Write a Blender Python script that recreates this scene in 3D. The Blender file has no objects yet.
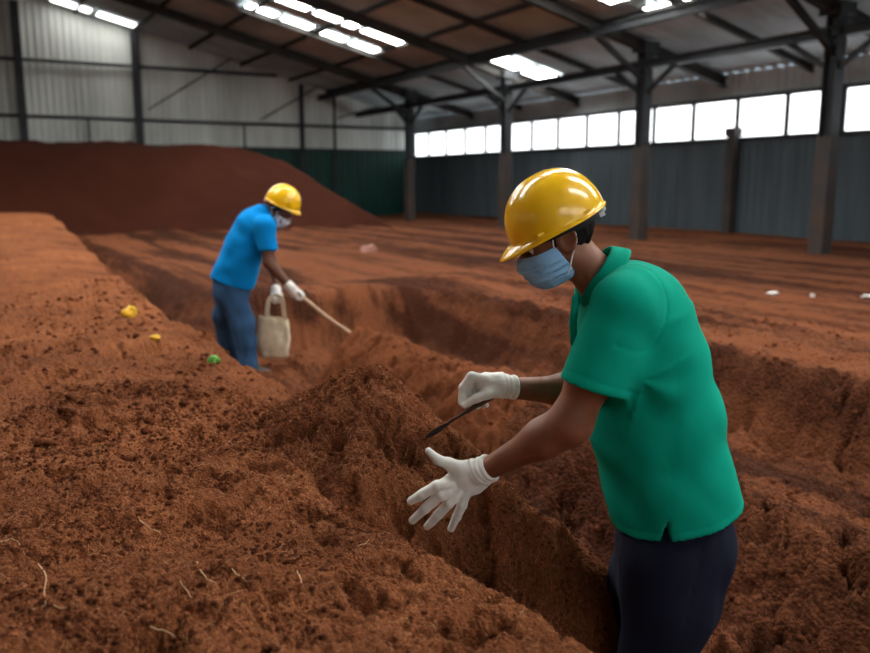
import bpy, bmesh, math, random
import numpy as np
from mathutils import Vector, Matrix, noise as mnoise
R = math.radians
rng = np.random.default_rng(7)
random.seed(7)
scene = bpy.context.scene
COL = scene.collection

# ------------------------------------------------------------------ frames
FPX, CX, CY = 830.0, 435.0, 326.5
PITCH = math.atan(143.5 / FPX)
CAM = np.array((0.0, 0.0, 1.6))
cp, sp = math.cos(PITCH), math.sin(PITCH)
def ray(px, py):
    dx = px - CX; up = CY - py
    return np.array((dx, FPX * cp + up * sp, up * cp - FPX * sp))
def at(px, py, Y):                       # point on the vertical plane y = Y
    d = ray(px, py); return CAM + d * (Y / d[1])
def atz(px, py, z):
    d = ray(px, py); return CAM + d * ((z - CAM[2]) / d[2])
TH = R(29.2)
ct, st = math.cos(TH), math.sin(TH)
def W(a, b, z=0.0):                      # hall coordinates: a along the hall, b across
    return np.array((-st * a + ct * b, ct * a + st * b, z))
def AB(x, y):
    return -st * x + ct * y, ct * x + st * y

# ------------------------------------------------------------------ numpy noise
def _h2(ix, iy, seed):
    n = (ix.astype(np.int64) * 374761393 + iy.astype(np.int64) * 668265263 + seed * 982451653) & 0xffffffff
    n = ((n ^ (n >> 13)) * 1274126177) & 0xffffffff
    n = n ^ (n >> 16)
    return (n & 0xffff) / 65535.0
def vn2(x, y, seed=0):
    ix, iy = np.floor(x), np.floor(y); fx, fy = x - ix, y - iy
    fx = fx * fx * (3 - 2 * fx); fy = fy * fy * (3 - 2 * fy)
    a = _h2(ix, iy, seed); b = _h2(ix + 1, iy, seed); c = _h2(ix, iy + 1, seed); d = _h2(ix + 1, iy + 1, seed)
    return (a + (b - a) * fx) * (1 - fy) + (c + (d - c) * fx) * fy
def fbm2(x, y, freq, octv=4, seed=0, gain=0.5):
    s = 0; amp = 1; tot = 0
    for k in range(octv):
        s = s + amp * (vn2(x * freq + 17.3 * k, y * freq - 9.1 * k, seed + k) - .5); tot += amp
        amp *= gain; freq *= 2.03
    return s / tot * 2                   # about -1..1
def _h3(ix, iy, iz, seed):
    n = (ix.astype(np.int64) * 374761393 + iy.astype(np.int64) * 668265263 + iz.astype(np.int64) * 2147483647 + seed * 982451653) & 0xffffffff
    n = ((n ^ (n >> 13)) * 1274126177) & 0xffffffff
    n = n ^ (n >> 16)
    return ((n & 0xffff) / 65535.0)
def vn3(x, y, z, seed=0):
    ix, iy, iz = np.floor(x), np.floor(y), np.floor(z)
    fx, fy, fz = x - ix, y - iy, z - iz
    fx = fx * fx * (3 - 2 * fx); fy = fy * fy * (3 - 2 * fy); fz = fz * fz * (3 - 2 * fz)
    r = 0
    for i in (0, 1):
        for j in (0, 1):
            for k in (0, 1):
                w = (fx if i else 1 - fx) * (fy if j else 1 - fy) * (fz if k else 1 - fz)
                r = r + w * _h3(ix + i, iy + j, iz + k, seed)
    return (r - .5) * 2
def worley(x, y, freq, seed=0):
    x = x * freq; y = y * freq; ix, iy = np.floor(x), np.floor(y); best = np.full(x.shape, 9.)
    for i in (-1, 0, 1):
        for j in (-1, 0, 1):
            cx_, cy_ = ix + i, iy + j; r_ = .55 + .6 * _h2(cx_, cy_, seed + 3)
            d = np.hypot(x - cx_ - _h2(cx_, cy_, seed + 1), y - cy_ - _h2(cx_, cy_, seed + 2)) / r_
            best = np.minimum(best, d)
    return np.sqrt(np.clip(1 - best ** 2, 0, 1))       # domes of grains, 0 between them
def sstep(x, a, b):
    t = np.clip((x - a) / (b - a), 0, 1); return t * t * (3 - 2 * t)

# ------------------------------------------------------------------ object helpers
def mesh_np(name, V, F, m, parent=None, smooth=True, origin=None):
    V = np.asarray(V, dtype=np.float32).reshape(-1, 3)
    if origin is not None: V = V - np.asarray(origin, dtype=np.float32)
    me = bpy.data.meshes.new(name)
    if isinstance(F, np.ndarray):
        n, k = F.shape
        me.vertices.add(len(V)); me.vertices.foreach_set('co', V.ravel())
        me.loops.add(n * k); me.loops.foreach_set('vertex_index', F.astype(np.int32).ravel())
        me.polygons.add(n); me.polygons.foreach_set('loop_start', np.arange(0, n * k, k, dtype=np.int32))
        me.polygons.foreach_set('loop_total', np.full(n, k, dtype=np.int32))
        me.update(calc_edges=True); me.validate()
    else:
        me.from_pydata([tuple(map(float, v)) for v in V], [], F); me.update()
    if smooth and len(me.polygons):
        me.polygons.foreach_set('use_smooth', [True] * len(me.polygons))
    o = bpy.data.objects.new(name, me); COL.objects.link(o)
    if m is not None: me.materials.append(m)
    if parent is not None: o.parent = parent
    if origin is not None: o.location = tuple(map(float, origin))
    return o
def rel(parent):                         # world location of a parent Empty or mesh
    l = np.zeros(3); p = parent
    while p is not None: l = l + np.array(p.location); p = p.parent
    return l
def child(name, V, F, m, parent, smooth=True):
    V = np.asarray(V, dtype=np.float32) - rel(parent).astype(np.float32)
    return mesh_np(name, V, F, m, parent, smooth)
def empty(name, loc):
    o = bpy.data.objects.new(name, None); COL.objects.link(o); o.location = tuple(map(float, loc)); o.empty_display_size = .1
    return o
def tag(o, label=None, cat=None, group=None, kind=None):
    if label: o['label'] = label
    if cat: o['category'] = cat
    if group: o['group'] = group
    if kind: o['kind'] = kind
    return o
class MB:
    def __init__(s): s.V = []; s.F = []
    def add(s, V, F):
        n = len(s.V); s.V += [tuple(v) for v in V]; s.F += [tuple(i + n for i in f) for f in F]
    def bar(s, A, B, w, h, up=(0, 0, 1)):          # box section from A to B
        A = np.array(A, float); B = np.array(B, float); d = B - A; d /= np.linalg.norm(d)
        up = np.array(up, float); sd = np.cross(d, up)
        if np.linalg.norm(sd) < 1e-6: sd = np.cross(d, (1, 0, 0))
        sd /= np.linalg.norm(sd); u = np.cross(sd, d)
        P = []
        for E in (A, B):
            for i, j in ((-1, -1), (1, -1), (1, 1), (-1, 1)): P.append(E + sd * i * w / 2 + u * j * h / 2)
        s.add(P, [(0, 1, 2, 3), (7, 6, 5, 4), (0, 4, 5, 1), (1, 5, 6, 2), (2, 6, 7, 3), (3, 7, 4, 0)])
    def ibeam(s, A, B, w, h, t=.012, up=(0, 0, 1)):
        A = np.array(A, float); B = np.array(B, float); d = B - A; d /= np.linalg.norm(d)
        up = np.array(up, float); sd = np.cross(d, up); sd /= np.linalg.norm(sd); u = np.cross(sd, d)
        s.bar(A, B, t * 1.2, h - 2 * t, up)
        for k in (-1, 1):
            o = u * k * (h / 2 - t / 2); s.bar(A + o, B + o, w, t, up)
    def tube(s, P, r, n=8, cap=True):
        P = [np.array(p, float) for p in P]; rr = r if hasattr(r, '__len__') else [r] * len(P)
        V = []; F = []; pv = None
        for i, p in enumerate(P):
            d = P[min(i + 1, len(P) - 1)] - P[max(i - 1, 0)]; d /= (np.linalg.norm(d) + 1e-12)
            if pv is None: pv = np.cross(d, (0.3, 0.2, 1)) ; pv /= np.linalg.norm(pv) + 1e-12
            pv = pv - d * np.dot(pv, d); pv /= np.linalg.norm(pv) + 1e-12
            q = np.cross(d, pv)
            for k in range(n):
                t = 2 * math.pi * k / n; V.append(p + (pv * math.cos(t) + q * math.sin(t)) * rr[i])
        for i in range(len(P) - 1):
            for k in range(n):
                a = i * n + k; b = i * n + (k + 1) % n; F.append((a, b, b + n, a + n))
        if cap: F.append(tuple(range(n))[::-1]); F.append(tuple((len(P) - 1) * n + k for k in range(n)))
        s.add(V, F)
    def build(s, name, m, parent=None, smooth=False, origin=None):
        if parent is not None: return child(name, s.V, s.F, m, parent, smooth)
        return mesh_np(name, s.V, s.F, m, None, smooth, origin)

# ------------------------------------------------------------------ materials
def mat(name, col, rough=.7, spec=.4, metallic=0., var=.12, vscale=8., bump=0., bscale=60., col2=None, coat=0., sss=0., stretch=None, detail=4., bdist=.01, sheen=0.):
    m = bpy.data.materials.new(name); m.use_nodes = True; nt = m.node_tree; N = nt.nodes; L = nt.links
    b = N['Principled BSDF']; tc = N.new('ShaderNodeTexCoord')
    mp = N.new('ShaderNodeMapping'); L.new(tc.outputs['Object'], mp.inputs['Vector'])
    if stretch: mp.inputs['Scale'].default_value = stretch
    nz = N.new('ShaderNodeTexNoise'); nz.inputs['Scale'].default_value = vscale; nz.inputs['Detail'].default_value = detail
    L.new(mp.outputs['Vector'], nz.inputs['Vector'])
    rp = N.new('ShaderNodeValToRGB'); L.new(nz.outputs['Fac'], rp.inputs['Fac'])
    c = np.array(col[:3]); c2 = np.array(col2[:3]) if col2 is not None else c * (1 - var)
    c1 = c if col2 is not None else c * (1 + var)
    rp.color_ramp.elements[0].position = .33; rp.color_ramp.elements[1].position = .67
    rp.color_ramp.elements[0].color = (*c2, 1); rp.color_ramp.elements[1].color = (*c1, 1)
    L.new(rp.outputs['Color'], b.inputs['Base Color'])
    b.inputs['Roughness'].default_value = rough; b.inputs['Specular IOR Level'].default_value = spec
    b.inputs['Metallic'].default_value = metallic; b.inputs['Coat Weight'].default_value = coat
    if sheen: b.inputs['Sheen Weight'].default_value = sheen
    if sss: b.inputs['Subsurface Weight'].default_value = sss; b.inputs['Subsurface Scale'].default_value = .02
    if bump:
        n2 = N.new('ShaderNodeTexNoise'); n2.inputs['Scale'].default_value = bscale; n2.inputs['Detail'].default_value = 5
        L.new(mp.outputs['Vector'], n2.inputs['Vector'])
        bp = N.new('ShaderNodeBump'); bp.inputs['Strength'].default_value = bump; bp.inputs['Distance'].default_value = bdist
        L.new(n2.outputs['Fac'], bp.inputs['Height']); L.new(bp.outputs['Normal'], b.inputs['Normal'])
    return m
def emat(name, col, strength):
    m = bpy.data.materials.new(name); m.use_nodes = True; nt = m.node_tree; N = nt.nodes; L = nt.links
    b = N['Principled BSDF']; b.inputs['Base Color'].default_value = (.7, .7, .7, 1); b.inputs['Roughness'].default_value = .6
    tc = N.new('ShaderNodeTexCoord'); nz = N.new('ShaderNodeTexNoise'); nz.inputs['Scale'].default_value = .9
    L.new(tc.outputs['Object'], nz.inputs['Vector'])
    mx = N.new('ShaderNodeMapRange'); mx.inputs['To Min'].default_value = strength * .85; mx.inputs['To Max'].default_value = strength * 1.15
    L.new(nz.outputs['Fac'], mx.inputs['Value']); L.new(mx.outputs['Result'], b.inputs['Emission Strength'])
    b.inputs['Emission Color'].default_value = (*col, 1)
    return m
def soil_mat(name, light, dark, scale=1.0, stripes=0., bump=1.0):
    m = bpy.data.materials.new(name); m.use_nodes = True; nt = m.node_tree; N = nt.nodes; L = nt.links
    b = N['Principled BSDF']; b.inputs['Roughness'].default_value = .95; b.inputs['Specular IOR Level'].default_value = .12
    tc = N.new('ShaderNodeTexCoord')
    def nz(s, d, rough=.6, vec=None):
        n = N.new('ShaderNodeTexNoise'); n.inputs['Scale'].default_value = s; n.inputs['Detail'].default_value = d; n.inputs['Roughness'].default_value = rough
        L.new(vec or tc.outputs['Object'], n.inputs['Vector']); return n
    big = nz(1.7 * scale, 4); fine = nz(85 * scale, 6, .7)
    add = N.new('ShaderNodeMath'); add.operation = 'MULTIPLY_ADD'; add.inputs[1].default_value = .45
    L.new(big.outputs['Fac'], add.inputs[0])
    ml = N.new('ShaderNodeMath'); ml.operation = 'MULTIPLY'; ml.inputs[1].default_value = .55; L.new(fine.outputs['Fac'], ml.inputs[0])
    L.new(ml.outputs[0], add.inputs[2]); src = add
    if stripes:
        mp = N.new('ShaderNodeMapping'); mp.vector_type = 'TEXTURE'; mp.inputs['Rotation'].default_value = (0, 0, TH); mp.inputs['Scale'].default_value = (.5, 9, 1)
        # hall axes: x' across, y' along
        L.new(tc.outputs['Object'], mp.inputs['Vector'])
        sn = nz(1.0, 5, .6, mp.outputs['Vector'])
        a2 = N.new('ShaderNodeMath'); a2.operation = 'MULTIPLY_ADD'; a2.inputs[1].default_value = stripes
        sb = N.new('ShaderNodeMath'); sb.operation = 'SUBTRACT'; sb.inputs[1].default_value = .5
        L.new(sn.outputs['Fac'], sb.inputs[0]); L.new(sb.outputs[0], a2.inputs[0]); L.new(add.outputs[0], a2.inputs[2]); src = a2
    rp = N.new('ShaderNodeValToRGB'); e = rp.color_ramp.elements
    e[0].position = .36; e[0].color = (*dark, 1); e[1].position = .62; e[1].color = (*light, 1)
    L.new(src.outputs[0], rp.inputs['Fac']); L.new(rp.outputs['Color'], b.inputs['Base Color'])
    b1 = nz(60 * scale, 6, .7); b2 = nz(260 * scale, 3, .7)
    s = N.new('ShaderNodeMath'); s.operation = 'MULTIPLY_ADD'; s.inputs[1].default_value = .35
    L.new(b2.outputs['Fac'], s.inputs[0]); L.new(b1.outputs['Fac'], s.inputs[2])
    vo = N.new('ShaderNodeTexVoronoi'); vo.inputs['Scale'].default_value = 120 * scale; vo.inputs['Randomness'].default_value = 1
    wv = N.new('ShaderNodeVectorMath'); wv.operation = 'MULTIPLY_ADD'; wv.inputs[1].default_value = (.02, .02, .02)
    L.new(b1.outputs['Color'], wv.inputs[0]); L.new(tc.outputs['Object'], wv.inputs[2]); L.new(wv.outputs[0], vo.inputs['Vector'])
    s2 = N.new('ShaderNodeMath'); s2.operation = 'MULTIPLY_ADD'; s2.inputs[1].default_value = -.8
    L.new(vo.outputs['Distance'], s2.inputs[0]); L.new(s.outputs[0], s2.inputs[2]); s = s2
    bp = N.new('ShaderNodeBump'); bp.inputs['Strength'].default_value = bump; bp.inputs['Distance'].default_value = .012 / scale
    L.new(s.outputs[0], bp.inputs['Height']); L.new(bp.outputs['Normal'], b.inputs['Normal'])
    return m

SOIL = soil_mat('loose_brown_soil', (.42, .148, .056), (.125, .037, .014))
SOILM = soil_mat('dark_brown_soil', (.35, .118, .045), (.105, .031, .012))
SOILF = soil_mat('field_soil', (.25, .086, .037), (.07, .022, .010), .5, stripes=1.9)
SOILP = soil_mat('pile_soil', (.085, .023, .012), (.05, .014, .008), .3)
CLOD = soil_mat('clod_soil', (.26, .08, .028), (.10, .028, .011), 2.)
FIBRE = mat('root_fibre', (.50, .24, .11), .8, .2, var=.35, vscale=6)
FIBREL = mat('pale_root', (.58, .36, .20), .8, .2, var=.2)
STEEL = mat('dark_steel', (.030, .034, .038), .55, .4, .3, var=.3, vscale=3, bump=.2, bscale=30)
STEELR = mat('roof_steel', (.040, .038, .036), .7, .3, .2, var=.3, vscale=2)
PILLAR = mat('weathered_pillar', (.05, .052, .055), .7, .3, .1, vscale=1.6, col2=(.085, .062, .05), bump=.3, bscale=20)
ROOF = mat('roof_sheet', (.60, .70, .74), .75, .3, vscale=.55, col2=(.34, .40, .42), bump=.2, bscale=9)
CLAD = mat('pale_cladding', (.76, .80, .76), .7, .3, vscale=.5, col2=(.52, .55, .52), stretch=(3, 3, .5), bump=.15, bscale=12)
GREENW = mat('green_wall_sheet', (.004, .045, .034), .6, .35, var=.25, vscale=1.0, stretch=(3, 3, .4))
BLUEW = mat('blue_grey_sheet', (.085, .115, .135), .65, .3, vscale=.8, col2=(.055, .078, .094), stretch=(3, 3, .35), bump=.15, bscale=12)
SKYLB = emat('dim_daylit_roof_sheet', (1.0, .985, .94), 4.0)
SKYL = emat('daylit_roof_sheet', (1.0, .985, .94), 12.0)
WINP = emat('daylit_window_pane', (.93, .97, 1.0), 1.7)
SKIN = mat('brown_skin', (.235, .085, .043), .5, .45, var=.1, vscale=25, bump=.12, bscale=220, bdist=.002, sss=.08)
SKIN2 = mat('deep_brown_skin', (.15, .062, .036), .55, .4, var=.1, vscale=25, sss=.05)
HAIR = mat('black_hair', (.005, .004, .004), .7, .15, var=.3, vscale=60, bump=.9, bscale=240, bdist=.006)
POLO = mat('green_polo_cotton', (.001, .33, .225), .9, .1, var=.07, vscale=5, bump=.3, bscale=900, bdist=.002)
TROU = mat('navy_trouser_cloth', (.007, .010, .026), .85, .2, var=.2, vscale=9, bump=.3, bscale=700, bdist=.002)
BLUES = mat('bright_blue_cotton', (.002, .26, .70), .9, .1, var=.08, vscale=5)
JEAN = mat('blue_denim', (.035, .095, .20), .9, .2, var=.25, vscale=7)
HAT = mat('yellow_hard_hat_plastic', (.98, .56, .006), .22, .55, var=.03, vscale=2, coat=.5)
GLOVE = mat('white_cotton_glove', (.86, .85, .80), .85, .2, var=.06, vscale=40, bump=.25, bscale=600, bdist=.002)
MASKM = mat('blue_surgical_mask', (.30, .58, .92), .8, .2, var=.05, vscale=30)
WHITEM = mat('white_mask_fabric', (.88, .90, .94), .8, .2, var=.05)
STRAPW = mat('white_elastic', (.80, .80, .78), .7, .3, var=.04)
PLASTG = mat('clear_grey_plastic', (.55, .57, .58), .3, .5, var=.1)
BLACKP = mat('black_plastic', (.008, .008, .009), .6, .2, var=.2)
TOTE = mat('cream_canvas', (.70, .61, .44), .8, .25, var=.12, vscale=14, bump=.2, bscale=200, bdist=.003)
WOOD = mat('pale_wood', (.60, .42, .28), .6, .3, var=.15, vscale=10, stretch=(1, 1, 6))
IRON = mat('dark_iron', (.035, .022, .016), .6, .4, .4, var=.3, vscale=40)
BOOT = mat('grey_rubber_boot', (.12, .12, .12), .6, .4, var=.2)
YEL = mat('yellow_plastic_scrap', (.80, .46, .02), .5, .4, var=.1)
GRN = mat('green_leaf_scrap', (.16, .50, .10), .6, .4, var=.15)
PINK = mat('pink_grey_stone', (.42, .22, .18), .7, .3, var=.15)
WHT = mat('white_plastic_scrap', (.75, .73, .70), .6, .3, var=.1)
SCL = mat('eye_white', (.6, .57, .53), .2, .5, var=.03)
IRIS = mat('dark_iris', (.012, .006, .004), .15, .6, var=.1)

# ------------------------------------------------------------------ camera and light settings
cd = bpy.data.cameras.new('camera'); cam = bpy.data.objects.new('camera', cd); COL.objects.link(cam)
cd.sensor_width = 36; cd.sensor_fit = 'HORIZONTAL'; cd.lens = 36 * FPX / 870
cam.location = (0, 0, 1.6); cam.rotation_euler = (math.pi / 2 - PITCH, 0, 0); cd.clip_start = .05; cd.clip_end = 300
cd.dof.use_dof = True; cd.dof.focus_distance = 2.2; cd.dof.aperture_fstop = 2.6
scene.camera = cam
scene.view_settings.view_transform = 'Standard'; scene.view_settings.look = 'None'
scene.view_settings.gamma = 1; scene.view_settings.use_curve_mapping = False; scene.view_settings.exposure = 0.62
try:
    scene.cycles.use_denoising = True; scene.cycles.max_bounces = 8; scene.cycles.diffuse_bounces = 5
except Exception: pass
w = bpy.data.worlds.new('overcast_sky'); scene.world = w; w.use_nodes = True
nt = w.node_tree; bg = nt.nodes['Background']; bg.inputs['Strength'].default_value = 1.1
gt = nt.nodes.new('ShaderNodeTexCoord'); gs = nt.nodes.new('ShaderNodeSeparateXYZ'); gr = nt.nodes.new('ShaderNodeValToRGB')
nt.links.new(gt.outputs['Generated'], gs.inputs['Vector']); nt.links.new(gs.outputs['Z'], gr.inputs['Fac'])
gr.color_ramp.elements[0].color = (.80, .85, .92, 1); gr.color_ramp.elements[1].color = (.93, .96, 1, 1)
nt.links.new(gr.outputs['Color'], bg.inputs['Color'])

# ================================================================== THE HALL
A0, A1, BL, BR = -7.0, 35.4, -13.3, 18.7
RB, RZ, SL = 2.7, 8.4, .24
def roofz(b): return RZ - SL * abs(b - RB)
def roofhit(px, py):
    d = ray(px, py); best = None
    lo, hi = 0.001, .2
    for k in range(60):
        md = (lo + hi) / 2; p = CAM + d * md; a, b = AB(p[0], p[1])
        if p[2] < roofz(b): lo = md
        else: hi = md
    p = CAM + d * lo; return AB(p[0], p[1])

def corrugated(P0, du, dn, dv, length, vals, pitch, amp):
    """sheet: runs along du for length, folded along dn, spanning the list of dv offsets"""
    n = int(length / pitch) * 4; V = []; F = []
    prof = (0, 1, 1, 0)
    for i in range(n + 1):
        o = np.array(P0) + np.array(du) * (i * pitch / 4) + np.array(dn) * (amp * prof[i % 4])
        for v in vals: V.append(o + np.array(dv) * v)
    k = len(vals)
    for i in range(n):
        for j in range(k - 1):
            F.append((i * k + j, (i + 1) * k + j, (i + 1) * k + j + 1, i * k + j + 1))
    return np.array(V), np.array(F)
ua, ub = W(1, 0), W(0, 1)
# roof: the two slopes, ribs running down the slope
LEN = A1 - A0
def slope_sheet(name, sgn, bend):
    dv = ub * sgn + np.array((0, 0, -SL))
    V, F = corrugated(W(A0, RB, RZ), ua, (0, 0, 1), dv, LEN + .2, [0, abs(bend - RB)], .36, .05)
    return tag(mesh_np(name, V, F, ROOF, smooth=False), kind='structure')
slope_sheet('ceiling', 1, BR + .5)
slope_sheet('ceiling', -1, BL - .5)
# back wall: dark green lower sheets, pale upper sheets up to the roof line
GZ = 3.06
V, F = corrugated(W(A1, BL, -1), ub, -ua, (0, 0, 1), BR - BL, [0, GZ + 1], .25, .03)
tag(mesh_np('wall_back', V, F, GREENW, smooth=False), kind='structure')
V, F = corrugated(W(A1 + .05, BL, GZ), ub, -ua, (0, 0, 1), BR - BL, [0, 1], .25, .03)
V = V.reshape(-1, 2, 3)
for row in V:
    a, b = AB(row[1][0], row[1][1]); row[1][2] = roofz(b) + .02
tag(mesh_np('wall_back_upper', V.reshape(-1, 3), F, CLAD, smooth=False), kind='structure')
# left wall, outside the frame
V, F = corrugated(W(A0, BL, -1), ua, ub, (0, 0, 1), LEN, [0, roofz(BL) + 1], .25, .03)
tag(mesh_np('wall_left', V, F, CLAD, smooth=False), kind='structure')
V, F = corrugated(W(A0, BL, -1), ub, ua, (0, 0, 1), BR - BL, [0, 1], .25, .03)
V = V.reshape(-1, 2, 3)
for row in V: row[1][2] = roofz(AB(row[1][0], row[1][1])[1]) + .02
tag(mesh_np('wall_front', V.reshape(-1, 3), F, CLAD, smooth=False), kind='structure')
# right wall below the windows, and the band above them
SILL, HEAD = 2.80, 3.88
V, F = corrugated(W(A0, BR, -1), ua, -ub, (0, 0, 1), LEN + .5, [0, SILL + 1], .25, .03)
tag(mesh_np('wall_right', V, F, BLUEW, smooth=False), kind='structure')
V, F = corrugated(W(A0, BR, HEAD), ua, -ub, (0, 0, 1), LEN + .5, [0, roofz(BR) - HEAD], .25, .03)
tag(mesh_np('wall_right_upper', V, F, ROOF, smooth=False), kind='structure')
# sill and head rails
m = MB(); m.bar(W(A0, BR - .04, SILL - .03), W(A1, BR - .04, SILL - .03), .14, .06); tag(m.build('trim_1', STEEL), kind='structure')
m = MB(); m.bar(W(A0, BR - .04, HEAD + .03), W(A1, BR - .04, HEAD + .03), .14, .06); tag(m.build('trim_2', STEELR), kind='structure')
# window panes between pillars, each in its own frame
pillA = [-.6, 5.4, 11.4, 16.9, 23.3, 30.2]
wn = 1; a = 2.0
while a < A1 - .3:
    wd = min(1.6, A1 - a)
    root = empty('window_%d' % wn, W(a + wd / 2, BR, SILL)); tag(root, kind='structure')
    m = MB()
    for q in (a, a + wd): m.bar(W(q, BR - .02, SILL), W(q, BR - .02, HEAD), .08, .10, up=ua)
    m.bar(W(a, BR - .02, SILL + .02), W(a + wd, BR - .02, SILL + .02), .06, .04)
    m.bar(W(a, BR - .02, HEAD - .02), W(a + wd, BR - .02, HEAD - .02), .06, .04)
    m.build('window_frame', STEEL, root)
    m = MB(); m.bar(W(a + .03, BR + .02, (SILL + HEAD) / 2), W(a + wd - .03, BR + .02, (SILL + HEAD) / 2), .012, HEAD - SILL - .04)
    m.build('window_pane', WINP, root)
    wn += 1; a += 1.6
# girts and posts of the back wall
for z in (4.07, 6.1):
    bmax = BR - .2 if z < 4.8 else RB + (RZ - z) / SL - .3
    m = MB(); m.bar(W(A1 - .12, BL + 1, z) if z < 5 else W(A1 - .12, RB - (RZ - z) / SL + .3, z), W(A1 - .12, bmax, z), .10, .12)
    tag(m.build('wall_girt', STEEL), kind='structure')
m = MB(); m.bar(W(A1 - .1, BL, GZ), W(A1 - .1, BR, GZ), .08, .10); tag(m.build('trim_3', STEEL), kind='structure')
def b_at(px):                                  # where an image column meets the back wall
    k = (px - CX) / 842.0; d = A1 / (-st * k + ct); return d * (ct * k + st)
for px, wd in ((28, .26), (142, .26), (-80, .26), (302, .16), (334, .10), (92, .07), (245, .07)):
    b = b_at(px); top = roofz(b) - .12
    if wd < .08: top = 4.07
    m = MB(); m.ibeam(W(A1 - .2, b, -.3), W(A1 - .2, b, top), wd, wd, .02, up=ua)
    tag(m.build('wall_post', STEEL), kind='structure')
for x0, y0, x1, y1 in ((152, 112, 242, 60), (262, 122, 330, 84), (338, 120, 398, 104)):
    b0, b1 = b_at(x0), b_at(x1)
    z0 = 1.6 + (183 - y0) / 842 * (W(A1, b0)[1]); z1 = 1.6 + (183 - y1) / 842 * (W(A1, b1)[1])
    m = MB(); m.bar(W(A1 - .1, b0, z0), W(A1 - .1, b1, z1), .05, .06); tag(m.build('wall_brace', STEEL), kind='structure')
# pillars: steel section with a concrete-stained foot casing and head plate
PB = BR - 3.0
plab = ['steel roof pillar nearest the right edge of the hall view, beside the last lit windows',
        'steel roof pillar behind the green shirted worker, between two runs of windows',
        'slim steel roof pillar rising just above the near yellow hard hat',
        'far corner steel pillar where the dark green wall meets the windowed wall']
for i, a in enumerate(pillA[2:]):
    r = empty('pillar', W(a, PB, 0)); tag(r, plab[i], 'pillar', 'steel pillars along the windowed wall', 'thing')
    top = roofz(PB) - .1
    m = MB(); m.ibeam(W(a, PB, -.3), W(a, PB, top), .28, .30, .03, up=ua); m.build('shaft', STEEL, r)
    m = MB(); m.bar(W(a, PB, -.3), W(a, PB, 2.55), .32, .34, up=ua); m.build('casing', PILLAR, r)
    m = MB(); m.bar(W(a, PB, top - .25), W(a, PB, top), .50, .50, up=ua); m.build('head_plate', STEEL, r)
r = empty('wall_post', W(16.3, BR - .25, 0)); tag(r, 'short wall post with a capped top between the two right pillars', 'post', kind='thing')
m = MB(); m.bar(W(16.3, BR - .25, -.3), W(16.3, BR - .25, SILL + .05), .22, .22, up=ua); m.build('shaft', PILLAR, r)
m = MB(); m.bar(W(16.3, BR - .25, SILL + .05), W(16.3, BR - .25, SILL + .28), .32, .32, up=ua); m.build('cap', PILLAR, r)
# rafters (one at each pillar and one between), purlins, eaves beam, braces, hangers
fr = sorted(pillA + [(p + q) / 2 for p, q in zip(pillA, pillA[1:])])
for a in fr:
    main = a in pillA; h = .28 if main else .16
    m = MB()
    m.ibeam(W(a, RB, RZ - .08 - h / 2), W(a, BR, roofz(BR) - .08 - h / 2), .20 if main else .12, h, .03)
    tag(m.build('roof_rafter', STEELR), kind='structure')
    m = MB()
    m.ibeam(W(a, RB, RZ - .08 - h / 2), W(a, BL, roofz(BL) - .08 - h / 2), .20 if main else .12, h, .03)
    tag(m.build('roof_rafter', STEELR), kind='structure')
for b in (4.2, 6.3, 8.4, 10.5, 12.6, 14.3, 17.2, 1.2, -.9, -3.0, -5.1, -8):
    m = MB(); m.bar(W(A0, b, roofz(b) - .06), W(A1, b, roofz(b) - .06), .09, .12); tag(m.build('roof_purlin', STEELR), kind='structure')
for b, z, w_ in ((PB, 4.62, .26), (13.9, 5.28, .16)):
    m = MB(); m.ibeam(W(A0, b, z), W(A1, b, z), w_, .22, .025); tag(m.build('roof_tie_beam', STEEL), kind='structure')
for a in pillA:
    for s in (-1, 1):
        m = MB(); m.bar(W(a + .1 * s, PB, 3.9), W(a + 1.1 * s, PB, 4.55), .10, .10); tag(m.build('roof_brace', STEEL), kind='structure')
    m = MB(); m.bar(W(a, PB, 4.2), W(a, PB - 1.9, roofz(PB - 1.9) - .35), .12, .12); tag(m.build('roof_brace', STEEL), kind='structure')
# roof lights: rows of translucent sheets let into the slope
def skylight(a0, a1, b0, b1, n=1, gap=.18):
    global wn
    step = (b1 - b0) / n
    for k in range(n):
        p, q = b0 + k * step + gap / 2, b0 + (k + 1) * step - gap / 2
        root = empty('window_%d' % wn, W((a0 + a1) / 2, (p + q) / 2, roofz((p + q) / 2))); tag(root, kind='structure'); wn += 1
        mb = MB(); z0, z1 = roofz(p) - .045, roofz(q) - .045
        mb.add([W(a0, p, z0), W(a1, p, z0), W(a1, q, z1), W(a0, q, z1), W(a0, p, z0 + .02), W(a1, p, z0 + .02), W(a1, q, z1 + .02), W(a0, q, z1 + .02)],
               [(0, 1, 2, 3), (7, 6, 5, 4), (0, 4, 5, 1), (1, 5, 6, 2), (2, 6, 7, 3), (3, 7, 4, 0)])
        mb.build('window_pane', SKYLB if a0 > 30 else SKYL, root)
        mb = MB()
        for e0, e1 in (((a0, p), (a1, p)), ((a0, q), (a1, q)), ((a0, p), (a0, q)), ((a1, p), (a1, q))):
            mb.bar(W(e0[0], e0[1], roofz(e0[1]) - .04), W(e1[0], e1[1], roofz(e1[1]) - .04), .05, .05)
        mb.build('window_frame', STEELR, root)
skylight(34.0, 35.0, 3.2, 6.3, 2)
skylight(23.8, 25.0, 8.0, 12.7, 3)
skylight(26.1, 27.2, 8.0, 12.7, 4)
skylight(22.0, 23.1, 14.8, 17.1, 2)
skylight(13.9, 15.9, 11.6, 13.7, 1)
skylight(13.9, 15.4, 14.0, 14.95, 1)
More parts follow.
